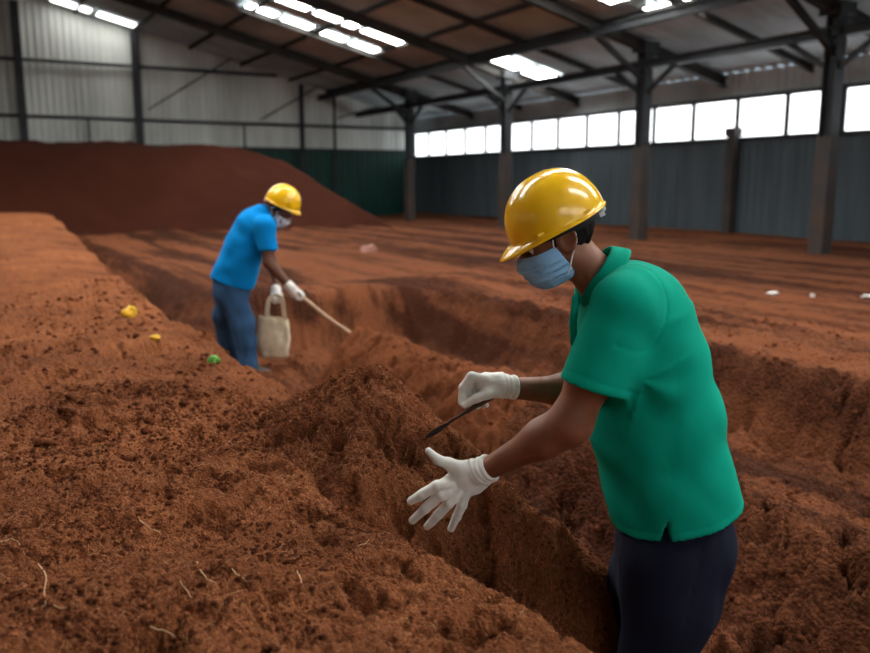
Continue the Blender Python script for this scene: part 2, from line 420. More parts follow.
for a, b0, b1 in ((1.2, 4.4, 12.5),  (6.6, 3.0, 9.0), (6.6, -4.0, 2.0), (12.6, -3.0, 2.2), (18.0, 3.2, 7.6), (18.0, -4.4, 2.0), (-3.5, 3.0, 9.0)):
    skylight(a, a + 1.5, b0, b1, 3)            # extra roof lights out of view, added for soft top light

for b0 in (-2.0, 1.4, 4.8, 8.2):               # unseen glowing panes added high in the front wall, soft fill from behind
    root = empty('window_%d' % wn, W(A0 + .1, b0 + 1.6, 3.2)); tag(root, kind='structure'); wn += 1
    m = MB(); m.bar(W(A0 + .1, b0 + .1, 4.1), W(A0 + .1, b0 + 3.1, 4.1), .012, 1.9); m.build('window_pane', WINP, root)
    m = MB()
    for z in (3.12, 5.08): m.bar(W(A0 + .1, b0, z), W(A0 + .1, b0 + 3.2, z), .08, .08)
    for q in (b0 + .05, b0 + 3.15): m.bar(W(A0 + .1, q, 3.1), W(A0 + .1, q, 5.1), .08, .08, up=ua)
    m.build('window_frame', STEEL, root)

# ================================================================== SOIL
def crumbs(x, y, amp=1.0, seed=0):
    """lumps and pits of loose crumbly soil"""
    c = 1 - np.abs(fbm2(x, y, 38, 3, seed + 5)); c2 = fbm2(x, y, 95, 2, seed + 9)
    pit = np.clip(fbm2(x, y, 13, 3, seed + 21) - .22, 0, 1)
    wx_, wy_ = x + .012 * fbm2(x, y, 40, 2, seed + 31), y + .012 * fbm2(x, y, 40, 2, seed + 32)
    g = .013 * worley(wx_, wy_, 34, seed) + .008 * worley(wx_, wy_, 66, seed + 4) - .012
    return amp * (g + .018 * (c - .75) + .008 * c2 - .13 * pit + .026 * fbm2(x, y, 9, 3, seed + 2))
def lerp(x, xs, ys): return np.interp(x, xs, ys)
def edge_b(a):                                 # right-hand edge of the foreground bank
    return lerp(a, (0, 1.24, 1.68, 2.1, 2.6, 3.34, 5.8, 10, 22), (.90, .97, .86, .80, .88, 1.17, 1.12, 1.25, 1.72))
def floor_h(a, b):
    n = fbm2(a, b, 1.1, 3, 40)
    # field falling away to the far side
    z = .62 - .36 * sstep(b, 4.0, 7.5) - .16 * sstep(b, 8, 14)
    zc = .56 - .28 * sstep(a, 7.6, 10.5) - .12 * sstep(a, 12, 20)
    fld = np.where(b > 4.0, np.minimum(z, zc + .06 * sstep(b, 3.5, 5)), zc)
    fld = fld + .035 * fbm2(a * .12, b, 1.9, 3, 11) + .05 * np.clip(fbm2(a * .05, b, .9, 2, 13), -.4, .6)
    # shallow cart tracks running with the rows
    for q, wd in ((5.6, .16), (7.3, .2), (8.6, .14), (10.4, .22), (12.3, .2)):
        fld = fld - .07 * np.exp(-((b - q - .1 * fbm2(a, a * 0, .3, 2, 3)) / wd) ** 2)
    wob = .10 * fbm2(a, a * 0 + 3, 1.6, 3, 31)
    road = lerp(b, (2.5, 3.0, 3.8), (.44, .30, .14)) - .14 * sstep(a, 4, 6.5)
    bj = b + wob
    near = np.where(bj < 3.95, road, fld)
    near = road + (fld - road) * sstep(bj, 3.74, 4.08)
    # trench where both men stand, widening to a pit
    tr = .02 + .05 * n
    wall = sstep(b + .6 * wob, 2.12, 2.60)
    near = tr + (near - tr) * wall
    pit = (1 - sstep(b + wob, 3.35, 3.6)) * sstep(a, 5.75, 6.05)
    near = near * (1 - pit) + tr * pit
    aw = a + .10 * fbm2(b, b * 0 + 7, 1.5, 3, 33)
    far_ = fld
    dt = np.exp(-((b - (edge_b(a) + .42)) / .38) ** 4)
    far_ = far_ - dt * (.42 - .2 * sstep(a, 12, 20))
    st_ = sstep(aw, 7.22, 7.48)
    h = near + (far_ - near) * st_
    # mound up a little at the windowed wall
    h = h + .12 * sstep(b, 16.5, 18.6)
    dist = np.sqrt(a * a + b * b)
    rough = np.clip(1.3 - dist / 14, .35, 1) * (1 + 1.3 * np.exp(-((bj - 3.9) / .25) ** 2) * (aw < 7.3) + 1.2 * np.exp(-((b - 2.35) / .28) ** 2) + .8 * np.exp(-((aw - 7.35) / .2) ** 2))
    return h + .05 * n * rough + crumbs(a, b, 1.3, 50) * rough + .018 * fbm2(a, b, 5, 3, 45)
def bank_h(a, b):
    e = edge_b(a) + .05 * fbm2(a, a * 0, 2.2, 3, 61)
    top = .775 + .035 * fbm2(a, b, .9, 3, 62) - .05 * np.exp(-((b - e) / .25) ** 2) * (a > 2.6) + .15 * sstep(a, 6, 17)
    top = top - .035 * sstep(1.9 - a, -.1, .5) * 0
    st_ = 1 - sstep(b, e - .05, e + .36 - .16 * (1 - sstep(a, 1.7, 2.0)))
    end = 1 - sstep(a, 21.5, 23.5)
    # long soft furrows along the foreground
    fur = .048 * fbm2(a * 2.6 + b * .8, b * 1.2 - a * .5, 1.6, 3, 64) * np.clip(1.6 - a / 9, 0, 1)
    dist = np.sqrt(a * a + b * b)
    return -.25 + (top + fur + .25) * st_ * end + crumbs(a, b, 1.0, 60) * np.clip(1.15 - dist / 16, .4, 1) * (.5 + .5 * st_)
RIDGE = [(-.66, 2.80, .76), (-.40, 2.76, .86), (-.20, 2.72, .975), (-.02, 2.62, .86), (.185, 2.45, .71), (.33, 2.37, .585), (.45, 2.38, .48), (.64, 2.48, .33)]
def mound_xy(x, y):
    best = np.full(x.shape, -9.0)
    for i in range(len(RIDGE) - 1):
        A = np.array(RIDGE[i]); B = np.array(RIDGE[i + 1]); d = B[:2] - A[:2]; L2 = (d ** 2).sum()
        t = np.clip(((x - A[0]) * d[0] + (y - A[1]) * d[1]) / L2, 0, 1)
        qx = x - (A[0] + d[0] * t); qy = y - (A[1] + d[1] * t); ds = np.sqrt(qx * qx + qy * qy)
        side = qx * (-d[1]) + qy * d[0]              # > 0: the far side
        gt = (i + t) / (len(RIDGE) - 1)
        sn = .42 + 2.5 * sstep(gt, .36, .70); sf = .75 + .45 * sstep(gt, .4, .8)
        s = np.where(side > 0, sf, sn) + 1.3 * np.clip(qx / (ds + .02), 0, 1) * sstep(gt, .15, .45) * (gt < .95) + .35 * ds
        rr_ = .05 + .07 * sstep(gt, .4, .65)
        z = A[2] + (B[2] - A[2]) * t - (np.sqrt(ds * ds + rr_ ** 2) - rr_) * s
        best = np.maximum(best, z)
    return best + .045 * fbm2(x, y, 3.2, 3, 71) * 1.0 + crumbs(x, y, 1.35, 70)
def berm_h(a, b):                                # rounded ridge left standing between trench and road
    a_end = 6.15
    c = 2.58 + .05 * fbm2(a, a * 0, 1.2, 2, 81)
    s = (1 - sstep(np.abs(b - c), .0, .62)) * .96
    e = sstep(a, 2.9, 3.7) * (1 - sstep(a, a_end - .35, a_end + .1))
    return -.1 + .62 * s * e + crumbs(a, b, 1.5, 80) + .03 * fbm2(a, b, 4.5, 3, 83)
def pile_h(a, b):                                # great heap at the back of the hall
    s = sstep(a, 24.0, 29.0) 
    side = np.clip((12.6 - b - .25 * fbm2(a, b, .8, 3, 91)) / 4.2, 0, 1)
    side = 1 - (1 - side) ** 1.12
    top = 2.88 + .14 * fbm2(a * .3, b, .7, 3, 92) 
    return -.1 + (top + .1) * np.minimum(s, side) ** .95 + .05 * fbm2(a, b, 2.5, 3, 93)

def axis(lo, hi, d0, grow, c=0.0, dmax=1.0):
    """coordinates between lo and hi, step d0 near c growing with distance from it"""
    out = [c]; x = c
    while x < hi: x += min(dmax, max(d0, grow * abs(x - c))); out.append(x)
    x = c; left = []
    while x > lo: x -= min(dmax, max(d0, grow * abs(x - c))); left.append(x)
    return np.clip(np.array(left[::-1] + out), lo, hi)
def field(name, aa, bb, h, m, origin, cut=None):
    A, B = np.meshgrid(aa, bb, indexing='ij'); Z = h(A, B)
    V = np.stack((-st * A + ct * B, ct * A + st * B, Z), -1).reshape(-1, 3)
    n, k = A.shape; idx = np.arange(n * k).reshape(n, k)
    F = np.stack((idx[:-1, :-1], idx[1:, :-1], idx[1:, 1:], idx[:-1, 1:]), -1).reshape(-1, 4)
    F = F[:, ::-1]
    if cut is not None:
        zz = Z.reshape(-1)[F].max(1); keep = zz > cut(V[F[:, 0], 0], V[F[:, 0], 1]); F = F[keep]
        used = np.unique(F); mp = np.full(len(V), -1); mp[used] = np.arange(len(used)); V = V[used]; F = mp[F]
    return mesh_np(name, V, F, m, None, True, origin)

fa = np.concatenate([axis(-7.2, 1.0, .05, .1, 1.0, .3)[:-1], axis(1.0, 35.5, .013, .012, 1.0, .25)])
fb = np.concatenate([axis(-13.4, 1.6, .05, .05, 1.6, .5)[:-1], axis(1.6, 18.8, .013, .012, 1.6, .16)])
tag(field('floor', fa, fb, floor_h, SOILF, W(0, 0)), kind='structure')
aa = axis(.6, 24, .0055, .010, 2.0, .15); bb = axis(-9.5, 2.3, .0055, .010, .55, .12)
bank = field('soil_bank', aa, bb, bank_h, SOIL, W(4, 0), cut=lambda x, y: x * 0 - .2)
tag(bank, 'long waist-high bank of loose reddish brown soil filling the lower left foreground', 'soil bank', kind='thing')
# mound, gridded in plain x y
xs = np.arange(-1.25, .95, .006); ys = np.arange(1.55, 3.6, .006)
X, Y = np.meshgrid(xs, ys, indexing='ij'); Z = mound_xy(X, Y)
V = np.stack((X, Y, Z), -1).reshape(-1, 3); idx = np.arange(X.size).reshape(X.shape)
F = np.stack((idx[:-1, :-1], idx[1:, :-1], idx[1:, 1:], idx[:-1, 1:]), -1).reshape(-1, 4)
Am, Bm = AB(V[:, 0], V[:, 1]); base = np.maximum(bank_h(Am, Bm), floor_h(Am, Bm))
keep = (V[:, 2] > base - .05)[F].any(1); F = F[keep]; used = np.unique(F); mp_ = np.full(len(V), -1); mp_[used] = np.arange(len(used))
mound = mesh_np('soil_mound', V[used], mp_[F], SOILM, None, True, (-.2, 2.6, .5))
tag(mound, 'dark crumbly soil mound with a pointed peak, under the hands of the green shirted worker', 'soil mound', kind='thing')
o = field('soil_ridge', axis(2.5, 6.5, .012, .003, 2.5), axis(1.9, 3.3, .010, .003, 2.5), berm_h, SOILM, W(4, 2.6), cut=lambda x, y: x * 0 - .08)
tag(o, 'rounded soil ridge behind the mound, its near end touched by the long wooden stick', 'soil ridge', kind='thing')
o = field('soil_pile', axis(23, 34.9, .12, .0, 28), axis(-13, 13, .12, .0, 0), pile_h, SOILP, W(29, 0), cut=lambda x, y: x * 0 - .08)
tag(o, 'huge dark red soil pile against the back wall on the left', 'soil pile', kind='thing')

def surf(x, y, what='all'):
    a, b = AB(x, y); z = np.maximum(floor_h(a, b), bank_h(a, b))
    return np.maximum(z, np.maximum(mound_xy(x, y), berm_h(a, b) * ((a > 2.5) & (a < 6.5)) ))
# loose clods
def ico(sub):
    bm = bmesh.new(); bmesh.ops.create_icosphere(bm, subdivisions=sub, radius=1)
    V = np.array([v.co[:] for v in bm.verts]); F = np.array([[v.index for v in f.verts] for f in bm.faces]); bm.free(); return V, F
def clods(name, pts, sizes, m, origin, sub=2):
    V0, F0 = ico(sub); n = len(pts); vs = []
    for k in range(12):
        q = V0 * (1 + .55 * vn3(V0[:, 0] * 1.7 + 5 * k, V0[:, 1] * 1.7, V0[:, 2] * 1.7, k)[:, None] + .35 * vn3(V0[:, 0] * 4, V0[:, 1] * 4 + 3 * k, V0[:, 2] * 4, k)[:, None])
        vs.append(q * np.array((1, .85 + .3 * rng.random(), .65 + .2 * rng.random())))
    vs = np.array(vs)[rng.integers(0, 12, n)]; t = rng.random(n) * 6.283; c, s = np.cos(t)[:, None], np.sin(t)[:, None]
    x = vs[:, :, 0] * c - vs[:, :, 1] * s; y = vs[:, :, 0] * s + vs[:, :, 1] * c
    P = np.stack((x, y, vs[:, :, 2]), -1) * sizes[:, None, None] + pts[:, None, :]
    F = (F0[None] + (np.arange(n) * len(V0))[:, None, None]).reshape(-1, 3)
    return mesh_np(name, P.reshape(-1, 3), F, m, None, True, origin)
def scatter(n, x0, x1, y0, y1, lo, hi, pw=3.):
    x = x0 + (x1 - x0) * rng.random(n); y = y0 + (y1 - y0) * rng.random(n)
    a_, b_ = AB(x, y); keep = fbm2(x, y, 5, 2, 77) + .55 * rng.random(n) > .12
    x, y = x[keep], y[keep]; s = lo + (hi - lo) * rng.random(len(x)) ** pw
    return np.stack((x, y, surf(x, y) + s * .25), -1), s
p, s = scatter(26000, -1.5, .8, 1.3, 3.3, .002, .0085, 3)
tag(clods('soil_clods', p, s, CLOD, (0, 2, .7), 1), 'small loose crumbs of brown soil strewn over the near bank and mound', 'soil crumbs', kind='stuff')
p, s = scatter(16000, -3, 4.2, 2.4, 7.5, .004, .018, 4)
tag(clods('soil_clods', p, s, CLOD, (0, 5, .5), 1), 'loose clods of brown soil strewn around the trench and the ridges behind', 'soil clods', kind='stuff')
# fibres in the soil
def fibres(name, n, x0, x1, y0, y1, lmin, lmax, r, m, origin):
    k = 7; x = x0 + (x1 - x0) * rng.random(n); y = y0 + (y1 - y0) * rng.random(n); th = rng.random(n) * 6.283
    L = lmin + (lmax - lmin) * rng.random(n) ** 2.5; cur = (rng.random(n) - .5) * 3.2; lift = rng.random(n) * .35
    P = []
    for j in range(k):
        P.append((x.copy(), y.copy())); th = th + cur / k; x = x + np.cos(th) * L / k; y = y + np.sin(th) * L / k
    xs_ = np.array([q[0] for q in P]); ys_ = np.array([q[1] for q in P])
    sf = surf(xs_, ys_); t = np.linspace(0, 1, k)[:, None]
    z0 = sf.mean(0)[None] * .5 + sf * .5
    zs = z0 + r + np.sin(t * 3.14) * L[None] * lift[None] * .5
    C = np.stack((xs_, ys_, zs), -1)                                   # k n 3
    T = np.gradient(C, axis=0); T /= np.linalg.norm(T, axis=-1, keepdims=True) + 1e-9
    S = np.stack((-T[..., 1], T[..., 0], T[..., 2] * 0), -1); S /= np.linalg.norm(S, axis=-1, keepdims=True) + 1e-9; U = np.cross(T, S)
    rr = r * (1 - .6 * t)[..., None]; rings = []
    for q in range(3):
        g = q * 2.0944; rings.append(C + (S * math.cos(g) + U * math.sin(g)) * rr)
    V = np.stack(rings, 1)                                             # k 3 n 3
    V = V.transpose(2, 0, 1, 3).reshape(-1, 3); F = []
    for j in range(k - 1):
        for q in range(3): F.append((j * 3 + q, j * 3 + (q + 1) % 3, (j + 1) * 3 + (q + 1) % 3, (j + 1) * 3 + q))
    F = (np.array(F)[None] + (np.arange(n) * k * 3)[:, None, None]).reshape(-1, 4)
    return mesh_np(name, V, F, m, None, True, origin)
tag(fibres('soil_fibres', 5200, -1.4, .6, 1.3, 2.6, .010, .06, .00055, FIBRE, (0, 2, .7)), 'short tan fibres mixed through the loose soil of the near bank', 'fibres', kind='stuff')
tag(fibres('soil_fibres', 2600, -1.5, .7, 2.2, 3.4, .015, .06, .0007, FIBRE, (0, 2.7, .7)), 'short tan fibres mixed through the soil mound and the middle of the bank', 'fibres', kind='stuff')
# single pale roots standing out on the bank: pixel path traced on to the bank top
def bank_pt(px, py):
    Pn = CAM + ray(px, py) * np.linspace(.0012, .012, 5000)[:, None]; hit = np.nonzero(Pn[:, 2] < surf(Pn[:, 0], Pn[:, 1]))[0]
    return Pn[hit[0]] if len(hit) else Pn[-1]
roots = [('pale curved root upright at the lower left corner of the bank', [(38, 565), (44, 572), (47, 582), (44, 594), (46, 606)], .0016),
         ('short pale root curl just left of the bottom middle of the bank', [(180, 582), (184, 590), (190, 597), (192, 600)], .0013),
         ('single whitish root sticking up on the bank crest below the mound', [(297, 572), (300, 580), (303, 588)], .0015),
         ('long tan root arching over the bank at the left edge', [(0, 543), (10, 541), (20, 545), (25, 556)], .0013),
         ('flat pale root splinter lying at the bottom of the bank', [(150, 628), (162, 633), (175, 639), (188, 640)], .0020),
         ('short tan root in the shallow hollow left of the lower white glove', [(352, 552), (358, 549), (364, 546), (369, 541)], .0014),
         ('hooked pale root in the middle of the near bank', [(197, 563), (200, 573), (207, 581), (216, 584)], .0012),
         ('thin looped root right of the hooked one on the near bank', [(232, 570), (238, 578), (246, 583), (252, 582)], .0011),
         ('long thin tan root bent across the bank left of centre', [(30, 612), (45, 608), (60, 610), (78, 608)], .0012),
         ('thin bent root high on the bank near its left third', [(137, 515), (142, 525), (150, 530), (160, 533)], .0012)]
for lab, px, r in roots:
    P = [bank_pt(*q) + np.array((0, 0, .003)) for q in px]
    Q = []
    for i in range(len(P) - 1):
        for k in range(4): Q.append(P[i] + (P[i + 1] - P[i]) * k / 4)
    Q.append(P[-1]); Q = np.array(Q); Q[1:-1] = (Q[:-2] + Q[1:-1] * 2 + Q[2:]) / 4; Q[len(Q) // 3: 2 * len(Q) // 3, 2] += .004
    m = MB(); m.tube(Q, [r * (1 - .5 * i / len(Q)) for i in range(len(Q))], 6)
    tag(m.build('root', FIBREL, None, True, Q[0]), lab, 'root', 'pale roots lying on the near bank', 'thing')
# small litter
def crumple(name, c, size, m, lab, cat, flat=.45, seed=1, group=None):
    V, F = ico(3); n = vn3(V[:, 0] * 1.6, V[:, 1] * 1.6, V[:, 2] * 1.6, seed)[:, None]; n2 = vn3(V[:, 0] * 4, V[:, 1] * 4, V[:, 2] * 4, seed + 1)[:, None]
    V = V * (1 + .5 * n + .25 * n2) * np.array(size) * np.array((1, 1, flat)) 
    return tag(mesh_np(name, V + np.array(c), F, m, None, True, c), lab, cat, group, 'thing')
def drop(px, py): 
    p = bank_pt(px, py); return p
crumple('plastic_scrap', drop(129, 317) + (0, 0, .02), (.045, .03, .05), YEL, 'larger yellow plastic scrap on the bank, left of the blue worker', 'scrap', .9, 1)
crumple('plastic_scrap', drop(155, 340) + (0, 0, .01), (.026, .02, .02), YEL, 'small yellow scrap on the bank, just below the larger yellow one', 'scrap', .8, 2)
crumple('leaf_scrap', drop(214, 363) + (0, 0, .012), (.024, .022, .03), GRN, 'small bright green leaf scrap on the bank near the blue worker', 'leaf scrap', .9, 3)
def flr(px, py):
    Pn = CAM + ray(px, py) * np.linspace(.003, .06, 6000)[:, None]; hit = np.nonzero(Pn[:, 2] < floor_h(*AB(Pn[:, 0], Pn[:, 1])))[0]
    return Pn[hit[0]] if len(hit) else Pn[-1]
crumple('stone', flr(368, 252) + (0, 0, .05), (.13, .10, .10), PINK, 'pinkish stone lying on the far soil field right of the blue worker', 'stone', .9, 4)
for i, (px, py, s, lab) in enumerate(((772, 295, .055, 'flat white scrap on the far soil field below the right pillar'), (868, 298, .07, 'flat white scrap at the right edge of the far soil field'),
                        (812, 297, .03, 'tiny pale scrap on the field between the two white ones'))):
    crumple('plastic_scrap', flr(px, py) + (0, 0, .02), (s, s * .6, .05), WHT, lab, 'scrap', .5, 6 + i)

# ================================================================== DISTANCE-FIELD MODELLING FOR THE FIGURES
def surface_nets(Fd, org, h):
    nx, ny, nz = Fd.shape; S = Fd < 0
    cnt = np.zeros((nx - 1, ny - 1, nz - 1), np.float32); P = np.zeros((nx - 1, ny - 1, nz - 1, 3), np.float32)
    def sl(A, o): return A[o[0]:nx - 1 + o[0], o[1]:ny - 1 + o[1], o[2]:nz - 1 + o[2]]
    C = [(i, j, k) for i in (0, 1) for j in (0, 1) for k in (0, 1)]
    for c in C:
        for ax in range(3):
            if c[ax]: continue
            e = list(c); e[ax] = 1
            fa_, fb_ = sl(Fd, c), sl(Fd, e); x = (sl(S, c) != sl(S, e))
            if not x.any(): continue
            t = np.where(x, fa_ / np.where(x, fa_ - fb_, 1), 0)
            for q in range(3):
                P[..., q] += np.where(x, c[q] + (t if q == ax else 0), 0)
            cnt += x
    act = cnt > 0; idm = np.full(cnt.shape, -1, np.int64); idm[act] = np.arange(act.sum())
    ijk = np.argwhere(act); V = (ijk + P[act] / cnt[act][:, None]) * h + org
    Fs = []
    # edges along each axis
    for ax in range(3):
        a1, a2 = (ax + 1) % 3, (ax + 2) % 3
        s0 = [slice(1, -1)] * 3; s1 = [slice(1, -1)] * 3
        s0[ax] = slice(0, -1); s1[ax] = slice(1, None)
        A_, B_ = S[tuple(s0)], S[tuple(s1)]; x = A_ != B_
        w = np.argwhere(x); off = np.array([1, 1, 1]); off[ax] = 0; g = w + off
        e1 = np.zeros(3, int); e1[a1] = 1; e2 = np.zeros(3, int); e2[a2] = 1
        def gi(v): return idm[v[:, 0], v[:, 1], v[:, 2]]
        q = np.stack((gi(g - e1 - e2), gi(g - e2), gi(g), gi(g - e1)), -1)
        ins = A_[tuple(w.T)]; q = np.where(ins[:, None], q, q[:, ::-1]); Fs.append(q)
    return V, np.concatenate(Fs)
def sdf_obj(name, f, lo, hi, h, m, parent, relax=1):
    lo = np.array(lo, float); hi = np.array(hi, float); n = np.ceil((hi - lo) / h).astype(int) + 1
    X, Y, Z = np.meshgrid(*[(lo[i] + h * np.arange(n[i])).astype(np.float32) for i in range(3)], indexing='ij')
    Fd = np.empty(X.shape, np.float32)
    for i in range(0, n[0], 24):
        P = np.stack((X[i:i + 24], Y[i:i + 24], Z[i:i + 24]), -1); Fd[i:i + 24] = f(P)
    V, F = surface_nets(Fd, lo, h)
    for _ in range(relax):                                   # light smoothing
        acc = np.zeros_like(V); c = np.zeros(len(V))
        for a_, b_ in ((0, 1), (1, 2), (2, 3), (3, 0)):
            np.add.at(acc, F[:, a_], V[F[:, b_]]); np.add.at(acc, F[:, b_], V[F[:, a_]]); np.add.at(c, F[:, a_], 1); np.add.at(c, F[:, b_], 1)
        V = V * .5 + acc / c[:, None] * .5
    return child(name, V, F, m, parent)
def smin(a, b, k):
    h = np.clip(.5 + .5 * (b - a) / k, 0, 1); return b + (a - b) * h - k * h * (1 - h)
def nrm(v): v = np.array(v, float); return v / np.linalg.norm(v)
def caps(P, A, B, ra, rb):
    A = np.array(A); B = np.array(B); d = B - A; q = P - A; t = np.clip((q @ d) / (d @ d), 0, 1)
    return np.linalg.norm(q - t[..., None] * d, axis=-1) - (ra + (rb - ra) * t)
def chain(P, pts, rs, k=.01):
    r = None
    for i in range(len(pts) - 1):
        c = caps(P, pts[i], pts[i + 1], rs[i], rs[i + 1]); r = c if r is None else smin(r, c, k)
    return r
def loft(P, pts, rd, rw, S, k=.02, e=2.3):
    """solid around a bent axis with elliptical sections: rd in the plane of the axis, rw along S"""
    S = nrm(S); out = None
    for i in range(len(pts) - 1):
        A = np.array(pts[i]); B = np.array(pts[i + 1]); d = B - A; q = P - A; t = np.clip((q @ d) / (d @ d), 0, 1)
        v = q - t[..., None] * d; s = v @ S; r = np.linalg.norm(v - s[..., None] * S, axis=-1)
        a_ = rd[i] + (rd[i + 1] - rd[i]) * t; b_ = rw[i] + (rw[i + 1] - rw[i]) * t
        c = (((r / a_) ** e + (np.abs(s) / b_) ** e) ** (1 / e) - 1) * np.minimum(a_, b_)
        out = c if out is None else smin(out, c, k)
    return out
def ell(L, c, r):
    q = (L - np.array(c)) / np.array(r); n = np.linalg.norm(q, axis=-1); return (n - 1) * min(r)
def frame(C, F, S, U):
    M = np.stack((F, S, U), -1)
    return (lambda P: (P - C) @ M), (lambda q: np.asarray(q) @ M.T + C)

def head_d(L, lips=True):
    """head in its own axes: f forward, s sideways, u up"""
    A = L.copy(); A[..., 1] = np.abs(A[..., 1])
    d = ell(L, (-.012, 0, .030), (.098, .076, .088))
    d = smin(d, ell(L, (.020, 0, -.030), (.068, .062, .080)), .03)
    d = smin(d, ell(L, (.048, 0, -.086), (.030, .030, .026)), .03)              # chin
    d = smin(d, caps(A, (-.005, .052, -.055), (.045, .022, -.092), .016, .014), .03)   # jaw line
    d = smin(d, ell(A, (.058, .036, -.022), (.022, .022, .022)), .02)              # cheek bone
    d = smin(d, ell(A, (.078, .026, .026), (.012, .026, .008)), .015)              # brow
    d = -smin(-d, ell(A, (.092, .031, .004), (.018, .018, .012)), .012)            # eye socket
    d = smin(d, caps(L, (.082, 0, .010), (.104, 0, -.028), .008, .012), .012)       # nose
    d = smin(d, ell(A, (.095, .012, -.034), (.012, .009, .008)), .006)             # nostril wing
    if lips:
        d = smin(d, ell(L, (.080, 0, -.056), (.014, .024, .006)), .006)
        d = smin(d, ell(L, (.078, 0, -.067), (.014, .021, .007)), .006)
    return d
def ear_d(L):
    A = L.copy(); A[..., 1] = np.abs(A[..., 1])
    q = A - np.array((-.014, .080, -.004)); q = np.stack((q[..., 0] * .97 + q[..., 2] * .22, q[..., 1] - .35 * (-q[..., 0]), q[..., 2] * .97 - q[..., 0] * .22), -1)
    e = (np.sqrt((q[..., 0] / .020) ** 2 + (q[..., 2] / .033) ** 2) - 1) * .020
    rim = np.sqrt(e * e + q[..., 1] ** 2) - .0048
    pl = np.sqrt(np.maximum(e, 0) ** 2 + (q[..., 1] + .006) ** 2) - .0036
    d = smin(rim, pl, .004)
    return smin(d, ell(A, (-.010, .072, -.030), (.009, .006, .010)), .006)

def dome(C, F, S, U, L, Wd, H, lip, m, parent, thick=.003, seed=0):
    """hard hat: domed shell, crown ridge, turned brim and peak"""
    nph, nt_ = 96, 34; V = []
    for j in range(nt_ + 5):
        for i in range(nph):
            ph = 2 * math.pi * i / nph; c, s = math.cos(ph), math.sin(ph)
            if j < nt_:
                t = j / (nt_ - 1) * math.pi / 2; r = math.sin(t) ** .92; z = math.cos(t) ** .90
                f = c * r * L; w_ = s * r * Wd; u = z * H
                if abs(w_) < .045 and c > -2:                      # raised crown ribs
                    rib = .35 * math.exp(-((abs(w_) - .0) / .012) ** 2)
                    u += .0028 * rib * sstep(z, .25, .6); f += .0028 * rib * c * (1 - sstep(z, .5, .9)) * sstep(z, .08, .25) * (abs(c) > .8)
            else:
                q = (j - nt_ + 1) / 5; pk = max(0, c) ** 2.2
                ext = .005 * q + lip * pk * q
                f = c * (L + ext); w_ = s * (Wd + .005 * q - .006 * q * pk); u = -.005 * q - .20 * lip * pk * q - .010 * pk * q * q
            V.append(np.array((f, w_, u)))
    nr = nt_ + 5; V = np.array(V).reshape(nr, nph, 3)
    inner = V.copy(); cen = np.array((0, 0, H * .3)); n = inner - cen; n /= np.linalg.norm(n, axis=-1, keepdims=True); inner -= n * thick
    inner[nt_:, :, :] = V[nt_:, :, :] - np.array((0, 0, thick))
    A_ = np.concatenate((V.reshape(-1, 3), inner.reshape(-1, 3))); N0 = nr * nph; Fc = []
    for j in range(nr - 1):
        for i in range(nph):
            a_ = j * nph + i; b_ = j * nph + (i + 1) % nph
            Fc.append((a_, a_ + nph, b_ + nph, b_)); Fc.append((N0 + a_, N0 + b_, N0 + b_ + nph, N0 + a_ + nph))
    for i in range(nph):
        a_ = (nr - 1) * nph + i; b_ = (nr - 1) * nph + (i + 1) % nph; Fc.append((a_, N0 + a_, N0 + b_, b_))
    M = np.stack((F, S, U), -1)
    o = child('hard_hat', A_ @ M.T + C, np.array(Fc), m, parent); return o

def tubemesh(name, P, r, m, parent, n=8):
    b = MB(); b.tube(P, r, n); return child(name, b.V, b.F, m, parent)
def spl(P, n=6):
    P = [np.array(p, float) for p in P]; Q = []
    for i in range(len(P) - 1):
        p0 = P[max(i - 1, 0)]; p1 = P[i]; p2 = P[i + 1]; p3 = P[min(i + 2, len(P) - 1)]
        for k in range(n):
            t = k / n; Q.append(.5 * ((2 * p1) + (-p0 + p2) * t + (2 * p0 - 5 * p1 + 4 * p2 - p3) * t * t + (-p0 + 3 * p1 - 3 * p2 + p3) * t ** 3))
    Q.append(P[-1]); return Q
def bounds(pts, pad):
    P = np.array(pts); return P.min(0) - pad, P.max(0) + pad

# ------------------------------------------------------------------ WORKER 1: green polo
YT = 2.25
SX = np.array((0., 1., 0.))
p1 = empty('person', (.60, YT, 0.0)); 
tag(p1, 'nearer man bending forward in green polo shirt, yellow hard hat and blue mask', 'person', kind='thing')
TW = R(8)                                                  # head turned a touch towards the camera
th1 = R(28)
Fh = np.array((-math.cos(th1) * math.cos(TW), -math.sin(TW), -math.sin(th1))); Fh = nrm(Fh)
Sh = nrm(np.cross((0, 0, 1), Fh)); Uh = np.cross(Fh, Sh)
Ch = at(553, 238, YT)
toL, toW = frame(Ch, Fh, Sh, Uh)
torso = [at(627, 294, YT), at(633, 316, YT), at(642, 360, YT), at(654, 420, YT), at(668, 480, YT), at(678, 530, YT), at(684, 575, YT)]
t_rd = [.078, .150, .166, .176, .178, .182, .184]
t_rw = [.110, .188, .198, .188, .186, .196, .200]
nsh, nel, nwr = at(622, 306, 2.075), at(570, 424, 2.08), at(486, 470, 2.20)
fsh, fel, fwr = at(606, 312, 2.42), at(590, 392, 2.47), at(510, 388, 2.38)
def arm1(P, sh, el, wr):
    mid = el + (wr - el) * .30
    sd = chain(P, [sh, sh + (el - sh) * .55, el, mid, wr], [.062, .057, .050, .046, .030], .045)
    # slightly flattened wrist and a hand core inside the glove
    return smin(sd, chain(P, [wr, wr + nrm(wr - el) * .03], [.024, .018], .01), .01)
neckA, neckB = at(603, 285, YT), toW((-.030, 0, -.045))
